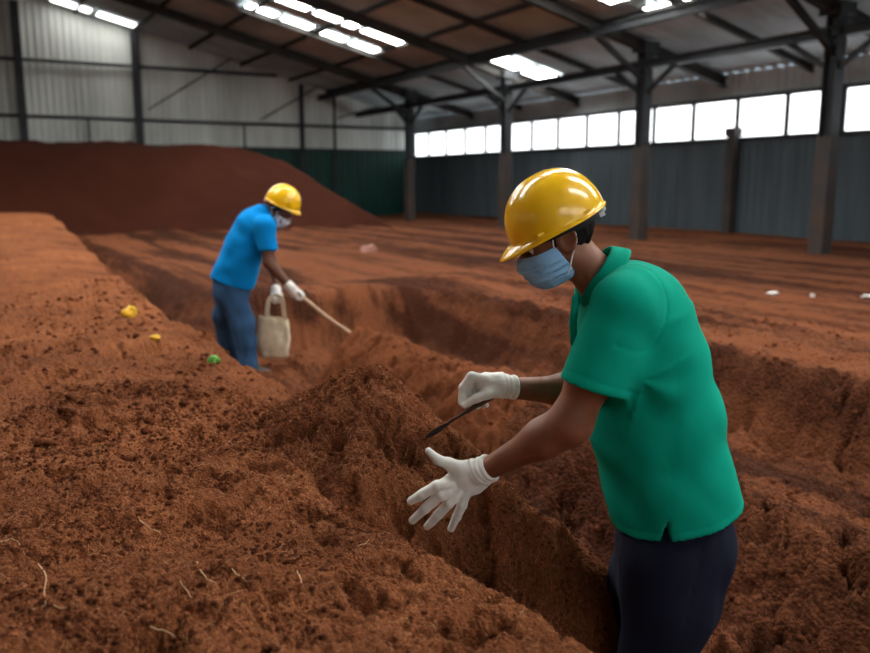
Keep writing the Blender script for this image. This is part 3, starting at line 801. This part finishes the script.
def body1(P):
    L = toL(P); d = head_d(L); d = np.minimum(d, ear_d(L)); 
    nk = chain(P, [neckA + (at(612, 300, YT) - neckA), neckA, neckB], [.072, .060, .054], .02)
    d = smin(d, nk, .022)
    ts = loft(P, torso[:6], [t_rd[0] - .03, .11, .12, .12, .11, .10], [t_rw[0] - .03, .14, .14, .13, .12, .11], SX)
    d = smin(d, ts, .03)
    d = smin(d, arm1(P, nsh, nel, nwr), .02); d = smin(d, arm1(P, fsh, fel, fwr), .02)
    return d
lo, hi = bounds([toW((.11, 0, 0)), toW((0, 0, .12)), nwr, nsh, fsh, fel, torso[-1]], .10)
hi[0] = torso[-1][0] + .17; lo[0] = min(nwr[0], lo[0] + .0)
sdf_obj('body', body1, (lo[0], lo[1] + .02, torso[-1][2] - .05), hi, .0052, SKIN, p1)
# eyes
for s in (-1, 1):
    V, F = ico(3); c = toW((.0715, .031 * s, .004)); e = child('eye', V * .0115 + c, F, SCL, p1); tag(e, 'dark eye looking down')
    g = toW((.0805, .032 * s, .0005)); child('iris', V * np.array((.0052, .0052, .0052)) + g - Fh * .001, F, IRIS, e)
    lid = []
    b = spl([toW((.083, .014 * s, .012)), toW((.0925, .028 * s, .0165)), toW((.084, .046 * s, .011))], 6)
    tubemesh('eyelid', b, [.0026] * len(b), SKIN, p1)
    b = spl([toW((.094, .012 * s, .030)), toW((.096, .030 * s, .036)), toW((.080, .052 * s, .031))], 6)
    tubemesh('eyebrow', b, [.003 - .0015 * abs(i / (len(b) - 1) - .4) for i in range(len(b))], HAIR, p1)
# hair
def hair1(P):
    L = toL(P); A = np.abs(L[..., 1])
    d = ell(L, (-.012, 0, .030), (.098, .076, .088)) - .0075
    d = smin(d, ell(L, (-.070, 0, -.012), (.040, .058, .045)), .03)
    d = d + .0035 * vn3(P[..., 0] * 90, P[..., 1] * 90, P[..., 2] * 90, 3) + .004 * vn3(P[..., 0] * 40, P[..., 1] * 40, P[..., 2] * 40, 4)
    # hairline: clear of the face, round the ear, down to the nape
    face = L[..., 0] - (.062 - .0 * A) + np.clip((.045 - L[..., 2]) * 1.0, -.02, .2)
    side = np.where(L[..., 2] < .004, (L[..., 0] + .030), face)
    burn = np.maximum(np.abs(L[..., 0] - .016) - .010, -.024 - L[..., 2])       # sideburn in front of the ear
    cut = np.minimum(side, np.maximum(burn, -(A - .05)))
    cut = np.maximum(cut, -.062 - L[..., 2])
    cut = np.maximum(cut, (1 - np.sqrt(((L[..., 0] + .012) / .026) ** 2 + ((L[..., 2] + .004) / .037) ** 2)) * .026 * (A > .04))
    return np.maximum(d, cut)
sdf_obj('hair', hair1, *bounds([toW((.1, 0, .06)), toW((-.13, 0, 0)), toW((0, 0, .13)), toW((-.05, .09, -.07)), toW((-.05, -.09, -.07))], .03), .0042, HAIR, p1)
# hard hat
def hat(Cc, Fr, Sr, Ur, parent, L=.137, Wd=.120, H=.142, lip=.042):
    h = dome(Cc, Fr, Sr, Ur, L, Wd, H, lip, HAT, parent)
    M = np.stack((Fr, Sr, Ur), -1); w_ = lambda q: np.asarray(q) @ M.T + Cc
    ring = [w_((math.cos(t) * (L - .022), math.sin(t) * (Wd - .018), -.010 - .006 * (math.cos(t) < 0))) for t in np.linspace(0, 2 * math.pi, 49)[:-1]]
    V = []; F = []
    for i, q in enumerate(ring):
        for k in (0, 1): V.append(q + Ur * (.012 if k else -.010)); 
    n = len(ring); F = [(2 * i, 2 * ((i + 1) % n), 2 * ((i + 1) % n) + 1, 2 * i + 1) for i in range(n)]
    child('suspension_band', V, F, BLACKP, h)
    kn = w_((-L + .010, 0, -.022)); b = MB(); b.tube([kn + Fr * .01, kn - Fr * .010], [.012, .010], 16); b.build('adjuster_knob', PLASTG, h, True)
    for s in (-1, 1):
        q = w_((-L + .045, s * (Wd - .020), -.018)); b = MB(); b.bar(q - Fr * .008, q + Fr * .006, .006, .010, Ur); b.build('strap_clip', PLASTG, h)
        for f_ in (-.055, .075):
            y_ = Wd * math.sqrt(max(0, 1 - (f_ / L) ** 2)) + .001
            q = w_((f_, s * y_, .010)); o_ = w_((f_ * 1.02, s * (y_ + .004), .008)); b = MB(); b.bar(q - Fr * .010, q + Fr * .010, .006, .006, Ur); b.build('strap_slot', HAT, h)
    return h
hF = nrm(at(509, 246, YT) - at(603, 199, YT)); hF = nrm(hF + np.array((0, -math.sin(TW), 0)))
hS = nrm(np.cross((0, 0, 1), hF)); hU = np.cross(hF, hS)
hat(at(556.5, 222.5, YT), hF, hS, hU, p1)
# mask
def mask_shell(L, th=.0016):
    c = ell(L, (.038, 0, -.052), (.078, .066, .066)); c = smin(c, head_d(L, False) - .006, .02)
    d = np.abs(c) - th
    A = np.abs(L[..., 1])
    pleat = .0018 * np.sin(L[..., 2] * 330) * (L[..., 2] < -.035) * (L[..., 2] > -.090)
    d = np.abs(c + pleat) - th
    # outline seen from the side: nose bridge down to under the chin, back edge in front of the ear
    top = L[..., 2] - (-.004 - .04 * A)
    back = .012 - L[..., 0] + .25 * (L[..., 2] + .05)
    bot = -.112 - L[..., 2]
    return np.maximum(np.maximum(d, top), np.maximum(back, bot))
def mask(parent, m, toL, toW, h):
    o = sdf_obj('face_mask', lambda P: mask_shell(toL(P)), *bounds([toW((.13, 0, -.05)), toW((0, .08, 0)), toW((0, -.08, 0)), toW((.03, 0, -.13))], .02), h, m, parent)
    return o
mk = mask(p1, MASKM, toL, toW, .0028)
for s in (-1, 1):
    a_ = toW((.030, s * .0700, -.028)); pth = spl([a_, toW((.022, s * .0775, .010)), toW((.004, s * .081, .036)), toW((-.020, s * .086, .036)), toW((-.036, s * .088, .014)),
               toW((-.033, s * .086, -.018)), toW((-.010, s * .080, -.046)), toW((.012, s * .072, -.078)), toW((.024, s * .064, -.094))], 7)
    tubemesh('ear_loop', pth, [.0020] * len(pth), STRAPW, mk)
# polo shirt
hem_n = nrm(at(747, 513, YT) - at(611, 541, YT)); hem_up = nrm(np.cross(hem_n, (0, 1, 0)));
if hem_up[2] < 0: hem_up = -hem_up
hem0 = at(680, 535, 2.07) + np.array((0, YT - 2.07, 0))
sl_n = nrm(at(592, 386, 2.06) - nsh); near_hem = at(593, 387, 2.06)
fsl_n = nrm(fel - fsh); far_hem = fsh + fsl_n * .17
def polo1(P):
    d = loft(P, torso, t_rd, t_rw, SX, .03)
    # stand-off at the belly and the small of the back
    sn = loft(P, [nsh + np.array((.035, .05, .02)), nsh, near_hem + sl_n * .02], [.070, .078, .088], [.072, .072, .078], SX, .02, 2.1)
    sn = np.maximum(sn, (P - near_hem) @ sl_n - .004)
    fnn = loft(P, [fsh + np.array((.03, -.05, .02)), fsh, far_hem], [.070, .082, .080], [.075, .076, .074], SX, .02, 2.1)
    fnn = np.maximum(fnn, (P - far_hem) @ fsl_n)
    d = smin(d, sn, .055); d = smin(d, fnn, .05)
    # yoke up to the collar
    d = smin(d, chain(P, [at(616, 298, YT), at(632, 306, YT)], [.062, .09], .02), .04)
    # folds: soft drapes running down and back from the arm, deeper at the waist
    x, z = P[..., 0] - hem0[0], P[..., 2] - hem0[2]; y = P[..., 1]
    u = x * .50 + z * .87; v = -x * .87 + z * .5
    lowz = 1 - sstep(z, .18, .48)
    f = .0095 * vn3(v * 6 + 2 * vn3(u * 4, v * 4, y * 3, 5), u * 15, y * 6, 11) * (.35 + .65 * lowz) + .004 * vn3(x * 22, y * 9, z * 9, 12) * (.3 + .7 * lowz)
    # creases gathering at the armpit
    ax_ = at(640, 378, 2.07); rr = np.linalg.norm(P - ax_, axis=-1); ang = np.arctan2(P[..., 2] - ax_[2], P[..., 0] - ax_[0])
    f = f + .005 * np.sin(ang * 5 + 1.4) * (ang > -1.75) * (ang < .5) * np.exp(-((rr - .09) / .06) ** 2) * sstep(y, YT + .02, YT - .10)
    d = d + f
    al = (P - nsh) @ sl_n; pr = np.linalg.norm((P - nsh) - al[..., None] * sl_n, axis=-1); an = np.arctan2(P[..., 1] - nsh[1], (P[..., 0] - nsh[0]))
    f = f + .005 * vn3(an * 1.6, al * 5 + an, pr * 3, 61) * (pr < .13) * sstep(al, -.02, .06)
    # sleeve hem band and body hem band grooves
    g1 = np.abs((P - near_hem) @ sl_n + .022); d = d + .0022 * np.exp(-(g1 / .0035) ** 2) * (np.linalg.norm(P - near_hem, axis=-1) < .13)
    hb = (P - hem0) @ hem_up; curve = .25 * (P[..., 1] - YT) ** 2 - .03 * ((P - hem0) @ hem_n) 
    g2 = np.abs(hb + curve - .024); d = d + .0022 * np.exp(-(g2 / .0035) ** 2)
    # armhole seam
    sm = np.abs(np.linalg.norm((P - nsh) * np.array((1, 1, .85)), axis=-1) - .112); d = d + .0030 * np.exp(-(sm / .0035) ** 2) * (P[..., 2] > nsh[2] - .11) * (P[..., 1] < YT - .03) * (P[..., 0] > nsh[0] - .03)
    d = np.maximum(d, -(hb + curve))
    # open neck
    d = np.maximum(d, -chain(P, [at(606, 284, YT), at(588, 268, YT), at(560, 248, YT)], [.068, .082, .11], .01))
    # side vent at the hem
    sv = at(667, 540, 2.06); q = P - sv; wv = .011 * np.clip(1 - q[..., 2] / .055, 0, 1)
    vent = np.maximum(np.maximum(np.abs(q[..., 0]) - wv, P[..., 1] - (YT - .13)), -q[..., 2] - .1)
    d = np.maximum(d, -vent)
    return d
lo, hi = bounds([at(560, 300, 2.0), at(752, 550, YT), torso[0], nsh, fsh], .12); lo[2] = hem0[2] - .09
pol = sdf_obj('polo_shirt', polo1, lo, hi, .0055, POLO, p1)
# collar: a folded band round the neck
def collar(parent, cen, ax, r0, r1, hgt, m, front, drop=.035, thick=.004):
    ax = nrm(ax); f0 = nrm(front - np.dot(front, ax) * ax); s0 = np.cross(ax, f0); V = []; n = 64; rows = 7
    for j in range(rows):
        for i in range(n + 1):
            ph = R(14) + (2 * math.pi - R(28)) * i / n; c, s = math.cos(ph), math.sin(ph)
            q = j / (rows - 1)
            open_ = max(0, c) ** 3
            if q < .5: t = q / .5; r = r0 + (r1 - r0) * .15 * t; zz = hgt * t - .022 * open_
            else: t = (q - .5) / .5; r = r0 + (r1 - r0) * (.25 + .75 * t); zz = hgt * (1 - 1.25 * t) - .022 * open_ - drop * open_ * t
            V.append(cen + f0 * c * r * 1.08 + s0 * s * r * 1.0 + ax * zz)
    F = [(j * (n + 1) + i, j * (n + 1) + i + 1, (j + 1) * (n + 1) + i + 1, (j + 1) * (n + 1) + i) for j in range(rows - 1) for i in range(n)]
    o = child('collar', V, F, m, parent); md = o.modifiers.new('thick', 'SOLIDIFY'); md.thickness = thick; md.offset = 0
    sb = o.modifiers.new('sub', 'SUBSURF'); sb.levels = 1; sb.render_levels = 1; return o
collar(pol, at(601, 280, YT), nrm(at(601 - 53, 280 - 41, YT) - at(601, 280, YT)), .070, .104, .042, POLO, at(573, 318, YT) - at(601, 280, YT) + np.array((0, -.012, 0)))
b = MB(); b.tube([at(576, 296, 2.20), at(573, 322, 2.17), at(574, 345, 2.15)], [.010, .011, .009], 8); b.build('placket', POLO, pol, True)
# trousers and boots
nhip, nkn, nan = at(672, 560, 2.16), np.array((at(666, 640, 2.16)[0], 2.15, .42)), np.array((.58, 2.15, .10))
fhip, fkn, fan = at(662, 560, 2.35), np.array((at(647, 640, 2.3)[0], 2.37, .42)), np.array((.55, 2.38, .10))
nhip = nhip + np.array((0, 0, 0)); 
def trous(P):
    d = loft(P, [torso[4], at(676, 535, YT), at(668, 580, YT)], [.145, .155, .150], [.160, .172, .165], SX)
    d = smin(d, loft(P, [at(670, 565, 2.16), nkn, nan], [.145, .118, .092], [.105, .098, .086], SX, .02, 2.1), .04)
    d = smin(d, loft(P, [at(664, 565, 2.34), fkn, fan], [.140, .108, .088], [.100, .092, .082], SX, .02, 2.1), .04)
    f = .006 * vn3(P[..., 0] * 12, P[..., 1] * 9, P[..., 2] * 7, 21) + .004 * vn3(P[..., 0] * 26, P[..., 1] * 20, P[..., 2] * 9, 22)
    sm = np.abs(P[..., 0] - (nkn[0] + .02 + .18 * (P[..., 2] - .46))); f = f + .003 * np.exp(-(sm / .003) ** 2) * (P[..., 1] < 2.16)
    d = d + f; return np.maximum(d, .075 - P[..., 2])
lo, hi = bounds([nan, fan, torso[4], nhip], .24); lo[2] = .05; hi[2] = torso[4][2] + .02
sdf_obj('trousers', trous, lo, hi, .0075, TROU, p1)
def boot(P, a_, sgn=-1):
    d = chain(P, [a_ + np.array((.01, 0, .06)), a_ + np.array((.015, 0, -.02))], [.055, .050], .02)
    d = smin(d, loft(P, [a_ + np.array((.03, 0, -.055)), a_ + np.array((sgn * .09, 0, -.060)), a_ + np.array((sgn * .17, 0, -.066))], [.045, .040, .030], [.042, .050, .040], SX), .03)
    return np.maximum(d, (a_[2] - .10) - P[..., 2])
for a_ in (nan, fan):
    lo, hi = bounds([a_ + np.array((-.2, 0, -.1)), a_ + np.array((.06, 0, .08))], .06); sdf_obj('boot', lambda P: boot(P, a_), lo, hi, .007, BOOT, p1)

# gloves -----------------------------------------------------------------
def glove(name, parent, f, pts, h=.0026, pad=.03):
    return sdf_obj(name, f, *bounds(pts, pad), h, GLOVE, parent)
wd = nrm(nwr - nel)
Yh = 2.20
def pt(px, py, dy=0.): return at(px, py, Yh + dy)
LF = [([pt(452, 484, -.004), pt(437, 486, -.008), pt(422, 494.5, .000), pt(411, 501, .014)], [.0165, .0158, .0138, .0112]),
      ([pt(454, 488, -.004), pt(441, 495, -.010), pt(425, 508.5, .000), pt(412.5, 520.5, .016)], [.0165, .0158, .0140, .0114]),
      ([pt(459, 491, -.004), pt(449, 503, -.009), pt(438, 515, .000), pt(427.5, 526.5, .016)], [.0160, .0150, .0134, .0110]),
      ([pt(466, 491, -.002), pt(462, 505, -.004), pt(456.5, 517, .004), pt(451, 528.5, .016)], [.0155, .0142, .0124, .0102])]
LT = ([pt(468, 473, .004), pt(450, 464, -.004), pt(438, 460, -.006), pt(428.5, 451, 0)], [.022, .0160, .0130, .0098])
def lglove(P):
    d = loft(P, [pt(487, 470), pt(471, 477), pt(453, 489)], [.035, .047, .043], [.024, .021, .016], SX, .01, 2.2)
    for pts, rs in LF: d = smin(d, chain(P, pts, rs, .004), .0045)
    d = smin(d, chain(P, LT[0], LT[1], .008), .012)
    # wrinkled stretchy cuff
    ax_ = nrm(pt(489, 470) - pt(474, 473)); t = (P - pt(484, 470.5)) @ ax_
    cuff = chain(P, [pt(479, 472), pt(489.5, 467.5)], [.0355, .0365], .005)
    d = smin(d, cuff, .008); e_ = (P - pt(487, 470)) @ nrm(-wd)
    d = d + .0016 * np.sin(e_ * 520) * np.exp(-((e_ - 0) / .02) ** 2) + .0011 * vn3(P[..., 0] * 55, P[..., 1] * 55, P[..., 2] * 55, 8) 
    d = smin(d, np.sqrt((np.linalg.norm((P - pt(489.5, 468)) - ((P - pt(489.5, 468)) @ nrm(-wd))[..., None] * nrm(-wd), axis=-1) - .0365) ** 2 + ((P - pt(489.5, 468)) @ nrm(-wd)) ** 2) - .0042, .004)
    return np.maximum(d, (P - pt(491, 467.5)) @ nrm(-wd) - .004)
allp = [q for pts, _ in LF for q in pts] + LT[0] + [pt(492, 457), pt(494, 486)]
glove('glove', p1, lglove, allp, .0024, .045)
Yr = 2.38
def rt(px, py, dy=0.): return at(px, py, Yr + dy)
wr2 = nrm(fwr - fel)
RF = [([rt(486, 380, .0), rt(471.5, 376.5, -.004), rt(463, 388, -.008), rt(461.5, 402, -.008)], [.016, .0145, .0125, .0105]),
      ([rt(486, 382, .018), rt(473, 378, .018), rt(466, 391, .012), rt(469, 404, .004)], [.016, .0145, .0125, .0105]),
      ([rt(488, 385, .034), rt(477, 382, .036), rt(472, 396, .028), rt(478, 406, .014)], [.015, .0135, .012, .010]),
      ([rt(490, 388, .048), rt(482, 388, .050), rt(479, 399, .042), rt(486, 405, .026)], [.014, .012, .011, .009])]
RT = ([rt(502, 390, -.010), rt(488, 394, -.026), rt(477, 398, -.028), rt(464.5, 405, -.022)], [.020, .0150, .0125, .0105])
def rglove(P):
    d = loft(P, [rt(510, 387), rt(499, 385, .008), rt(486, 383, .016)], [.031, .036, .032], [.026, .034, .036], SX, .01, 2.2)
    for pts, rs in RF: d = smin(d, chain(P, pts, rs, .005), .0055)
    d = smin(d, chain(P, RT[0], RT[1], .008), .012)
    c0 = rt(513, 387.3); e_ = (P - c0) @ -wr2; q = P - c0; rad = np.linalg.norm(q - (q @ wr2)[..., None] * wr2, axis=-1)
    d = smin(d, chain(P, [rt(505, 386.5), rt(514, 387.5)], [.033, .034], .005), .008)
    d = d + .0014 * np.sin(e_ * 520) * np.exp(-((e_ + .01) / .02) ** 2) + .0011 * vn3(P[..., 0] * 55, P[..., 1] * 55, P[..., 2] * 55, 9)
    d = smin(d, np.sqrt((rad - .0335) ** 2 + (e_ - .002) ** 2) - .004, .004)
    return np.maximum(d, e_ - .007)
allp = [q for pts, _ in RF for q in pts] + RT[0] + [rt(516, 374), rt(518, 400)]
glove('glove', p1, rglove, allp, .0026, .045)
# the little hand tool: wooden grip, thin iron shank, pointed blade into the mound
tg0, tg1, tg2, tg3 = rt(492, 396, -.014), rt(474, 407, -.012), rt(449, 422.5, -.006), rt(425, 437.5, .0)
r = empty('hand_trowel', tg1); tag(r, 'thin dark hand tool pinched in the raised white glove, tip touching the mound', 'hand tool', kind='thing')
tubemesh('handle', spl([tg0, (tg0 + tg1) / 2, tg1, tg1 + (tg2 - tg1) * .3], 4), [.0085 + .0015 * math.sin(i * .5) for i in range(13)], mat('dark_wood', (.07, .032, .018), .6, .3), r, 12)
tubemesh('shank', [tg1 + (tg2 - tg1) * .25, tg2], [.0042, .0040], IRON, r, 10)
dd = nrm(tg3 - tg2); sd_ = nrm(np.cross(dd, (0, 1, 0.3))); nn = np.cross(dd, sd_); V = []; F = []
for j in range(9):
    t = j / 8; wv = .0045 + .0055 * math.sin(min(1, t * 1.35) * math.pi * .62) * (1 - t ** 4) if t < 1 else .0012
    for q in (-1, -.5, 0, .5, 1): V.append(tg2 + (tg3 - tg2) * t + sd_ * wv * q + nn * (.003 * q * q))
for j in range(8):
    for i in range(4): F.append((j * 5 + i, j * 5 + i + 1, j * 5 + i + 6, j * 5 + i + 5))
o = child('blade', V, F, IRON, r); md = o.modifiers.new('t', 'SOLIDIFY'); md.thickness = .002

# ------------------------------------------------------------------ WORKER 2: blue t-shirt, far off in the trench
Y2 = 6.9
def b2(px, py, dy=0.): return at(px, py, Y2 + dy)
ft = b2(240, 366); GZ2 = 0.0
p2 = empty('person', (ft[0], Y2, 0)); tag(p2, 'farther man in bright blue t-shirt and blue trousers leaning over in the trench', 'person', kind='thing')
th2 = R(38)
F2 = nrm((math.cos(th2) * .92, -.30, -math.sin(th2))); S2 = nrm(np.cross((0, 0, 1), F2)); U2 = np.cross(F2, S2)
C2 = b2(280.5, 211); toL2, toW2 = frame(C2, F2, S2, U2)
t2 = [b2(262, 216), b2(255, 226), b2(247, 245), b2(239, 264), b2(233, 280), b2(232, 292)]
d2 = [.10, .150, .165, .165, .172, .16]; w2 = [.11, .19, .20, .185, .18, .18]
nsh2, nel2, nwr2 = b2(265, 226, -.18), b2(268, 262, -.22), b2(291, 288, -.20)
fsh2, fel2, fwr2 = b2(262, 226, .18), b2(272, 262, .22), b2(279, 292, .10)
def body2(P):
    L = toL2(P); d = head_d(L); d = np.minimum(d, ear_d(L))
    d = smin(d, chain(P, [t2[0], toW2((-.03, 0, -.05))], [.065, .056], .02), .02)
    d = smin(d, loft(P, t2, [r - .03 for r in d2], [r - .035 for r in w2], SX), .03)
    for s, e, w_ in ((nsh2, nel2, nwr2), (fsh2, fel2, fwr2)):
        d = smin(d, chain(P, [s, e, e + (w_ - e) * .3, w_], [.056, .044, .043, .030], .02), .02)
    return d
lo, hi = bounds([toW2((.11, 0, 0)), toW2((0, 0, .12)), nwr2, fwr2, nsh2, fsh2, t2[-1], b2(205, 280)], .07)
sdf_obj('body', body2, lo, hi, .0105, SKIN2, p2)
for s in (-1, 1):
    V, F = ico(2); e = child('eye', V * .0125 + toW2((.078, .031 * s, .004)), F, IRIS, p2)
def hair2(P):
    L = toL2(P); d = ell(L, (-.012, 0, .030), (.098, .076, .088)) - .010
    return np.maximum(d, np.maximum(L[..., 0] - .035 + np.clip((.03 - L[..., 2]) * 1.2, -.02, .2), -.055 - L[..., 2]))
sdf_obj('hair', hair2, *bounds([toW2((.1, 0, .06)), toW2((-.13, 0, 0)), toW2((0, .08, .13)), toW2((-.05, -.09, -.07))], .04), .009, HAIR, p2)
hf2 = nrm(b2(301, 211.5) - b2(266, 195)); hf2 = nrm(hf2 + np.array((0, -.25, 0))); hs2 = nrm(np.cross((0, 0, 1), hf2)); hu2 = np.cross(hf2, hs2)
hat(b2(282.5, 203.5), hf2, hs2, hu2, p2, L=.148, Wd=.130, H=.160, lip=.022)
mk2 = mask(p2, WHITEM, toL2, toW2, .0055)
for s in (-1, 1):
    pth = spl([toW2((.030, s * .070, -.028)), toW2((.004, s * .081, .034)), toW2((-.036, s * .088, .014)), toW2((-.010, s * .080, -.046)), toW2((.024, s * .064, -.090))], 5)
    tubemesh('ear_loop', pth, [.003] * len(pth), STRAPW, mk2)
sn2 = nrm(nel2 - nsh2); sh2 = nsh2 + (nel2 - nsh2) * .72; fn2 = nrm(fel2 - fsh2); fh2 = fsh2 + (fel2 - fsh2) * .72
hb2 = b2(233, 283); hn2 = nrm(np.cross(nrm(b2(256, 288) - b2(212, 274)), (0, 1, 0))); hn2 = hn2 if hn2[2] > 0 else -hn2
def tee(P):
    d = loft(P, t2, d2, w2, SX, .03)
    a_ = np.maximum(chain(P, [nsh2 + np.array((-.03, .06, 0)), nsh2, sh2 + sn2 * .02], [.080, .088, .082], .02), (P - sh2) @ sn2)
    c_ = np.maximum(chain(P, [fsh2 + np.array((-.03, -.06, 0)), fsh2, fh2 + fn2 * .02], [.080, .088, .082], .02), (P - fh2) @ fn2)
    d = smin(smin(d, a_, .03), c_, .03)
    d = d + .010 * vn3(P[..., 0] * 7, P[..., 1] * 6, P[..., 2] * 13, 31) * (1 - sstep(P[..., 2], 1.05, 1.35)) + .004 * vn3(P[..., 0] * 18, P[..., 1] * 12, P[..., 2] * 12, 32)
    d = np.maximum(d, -((P - hb2) @ hn2))
    return np.maximum(d, -chain(P, [b2(264, 213), toW2((-.03, 0, -.05))], [.060, .062], .01))
lo, hi = bounds([b2(205, 290), b2(277, 200), nsh2, fsh2, sh2, fh2], .10)
sdf_obj('t_shirt', tee, lo, hi, .010, BLUES, p2)
ank = [np.array((b2(252, 360)[0], Y2 - .12, .10)), np.array((b2(226, 340)[0], Y2 + .16, .10))]
kn = [b2(243, 322, -.1), b2(224, 318, .14)]
def jeans(P):
    d = loft(P, [t2[3], t2[4], t2[5]], [.145, .155, .15], [.16, .17, .165], SX)
    for k_, a_, o_ in ((kn[0], ank[0], -.08), (kn[1], ank[1], .08)):
        d = smin(d, loft(P, [t2[5] + np.array((0, o_, 0)), k_, a_], [.125, .100, .080], [.10, .095, .080], SX, .02, 2.1), .03)
    d = d + .008 * vn3(P[..., 0] * 9, P[..., 1] * 8, P[..., 2] * 10, 33) + .006 * vn3(P[..., 0] * 22, P[..., 1] * 18, P[..., 2] * 9, 34)
    return np.maximum(d, .08 - P[..., 2])
lo, hi = bounds([ank[0], ank[1], t2[3], t2[4], kn[1]], .2); lo[2] = .05
sdf_obj('trousers', jeans, lo, hi, .012, JEAN, p2)
for a_ in ank:
    lo, hi = bounds([a_ + np.array((.2, 0, -.1)), a_ + np.array((-.06, 0, .08))], .06); sdf_obj('boot', lambda P: boot(P, a_, 1), lo, hi, .010, BOOT, p2)
def grip(parent, wr, el, c, sgn):
    """closed gloved hand: palm behind the bar, four fingers curled round it, thumb over the top"""
    dr = nrm(wr - el); up = np.array((0, 0, 1.)); sd = nrm(np.cross(dr, up)); u = np.cross(sd, dr)
    def f(P):
        d = loft(P, [wr - dr * .01, wr + dr * .05], [.038, .044], [.034, .038], sd, .01)
        for k in range(4):
            o = c + sd * (-.030 + .020 * k); q = [o - dr * .020 + u * .026, o + dr * .018 + u * .026, o + dr * .030 - u * .004, o + dr * .008 - u * .026]
            d = smin(d, chain(P, q, [.015, .0135, .0125, .0105], .004), .005)
        d = smin(d, chain(P, [wr - sd * .030 * sgn, c - sd * .046 * sgn + u * .004, c - sd * .030 * sgn + dr * .034 - u * .006], [.020, .015, .011], .006), .01)
        return smin(d, chain(P, [wr - dr * .03, wr], [.041, .039], .01), .006)
    sdf_obj('glove', f, *bounds([wr - dr * .05, c + dr * .06, c + sd * .06, c - sd * .06], .05), .0065, GLOVE, parent)
cn = b2(299, 295.5, -.20); grip(p2, nwr2, nel2, cn, 1)
cf = b2(277.5, 298.5, .02); grip(p2, cf - nrm(cf - fel2) * .06, fel2, cf, -1)
# long wooden stick
s0, s1 = cn - (b2(354, 336, -.02) - cn) * .12, b2(356, 338, -.02)
m_ = MB(); P = [s0 + (s1 - s0) * t + np.array((0, 0, .006 * math.sin(t * 9))) for t in np.linspace(0, 1, 16)]; m_.tube(P, [.017 - .004 * t for t in np.linspace(0, 1, 16)], 10)
tag(m_.build('wooden_stick', WOOD, None, True, s0), 'long pale wooden stick held by the blue worker, pointing down to the ridge', 'stick', kind='thing')
# cream tote
tb = b2(274.5, 337, -.02); r = empty('tote_bag', tb + np.array((0, 0, -.19))); tag(r, 'cream canvas tote bag with two loop handles hanging beside the blue worker', 'tote bag', kind='thing')
def tote(P):
    q = P - tb; w_ = .138 - .012 * sstep(q[..., 2], -.15, .2); th_ = .05 + .022 * sstep(-q[..., 2], -.05, .18)
    e = ((np.abs(q[..., 0]) / w_) ** 5 + (np.abs(q[..., 1]) / th_) ** 3 + (np.abs(q[..., 2]) / .188) ** 8) ** (1 / 4.)
    d = (e - 1) * .045
    d = d + .008 * vn3(q[..., 0] * 9, q[..., 1] * 8, q[..., 2] * 8, 41) + .004 * vn3(q[..., 0] * 24, q[..., 1] * 20, q[..., 2] * 14, 42)
    return np.maximum(d, -np.maximum(((np.abs(q[..., 0]) / (w_ - .012)) ** 5 + (np.abs(q[..., 1]) / np.maximum(th_ - .012, .01)) ** 3) ** .25 - 1, .12 - q[..., 2]))
sdf_obj('bag_body', tote, tb - (.19, .12, .24), tb + (.19, .12, .24), .0075, TOTE, r)
for dy in (-.045, .045):
    V = []; pl = spl([b2(266.5, 328, dy), b2(267.5, 308, dy), b2(270, 298.5, dy * .5), b2(276, 295.2, dy * .3), b2(281.5, 298.5, dy * .5), b2(283.5, 308, dy), b2(285.5, 328, dy)], 6)
    b = MB()
    for i in range(len(pl) - 1): b.bar(pl[i], pl[i + 1] + (pl[i + 1] - pl[i]) * .1, .012, .032, up=np.cross(nrm(pl[i + 1] - pl[i]), (0, 1, 0)) )
    b.build('handle', TOTE, r)
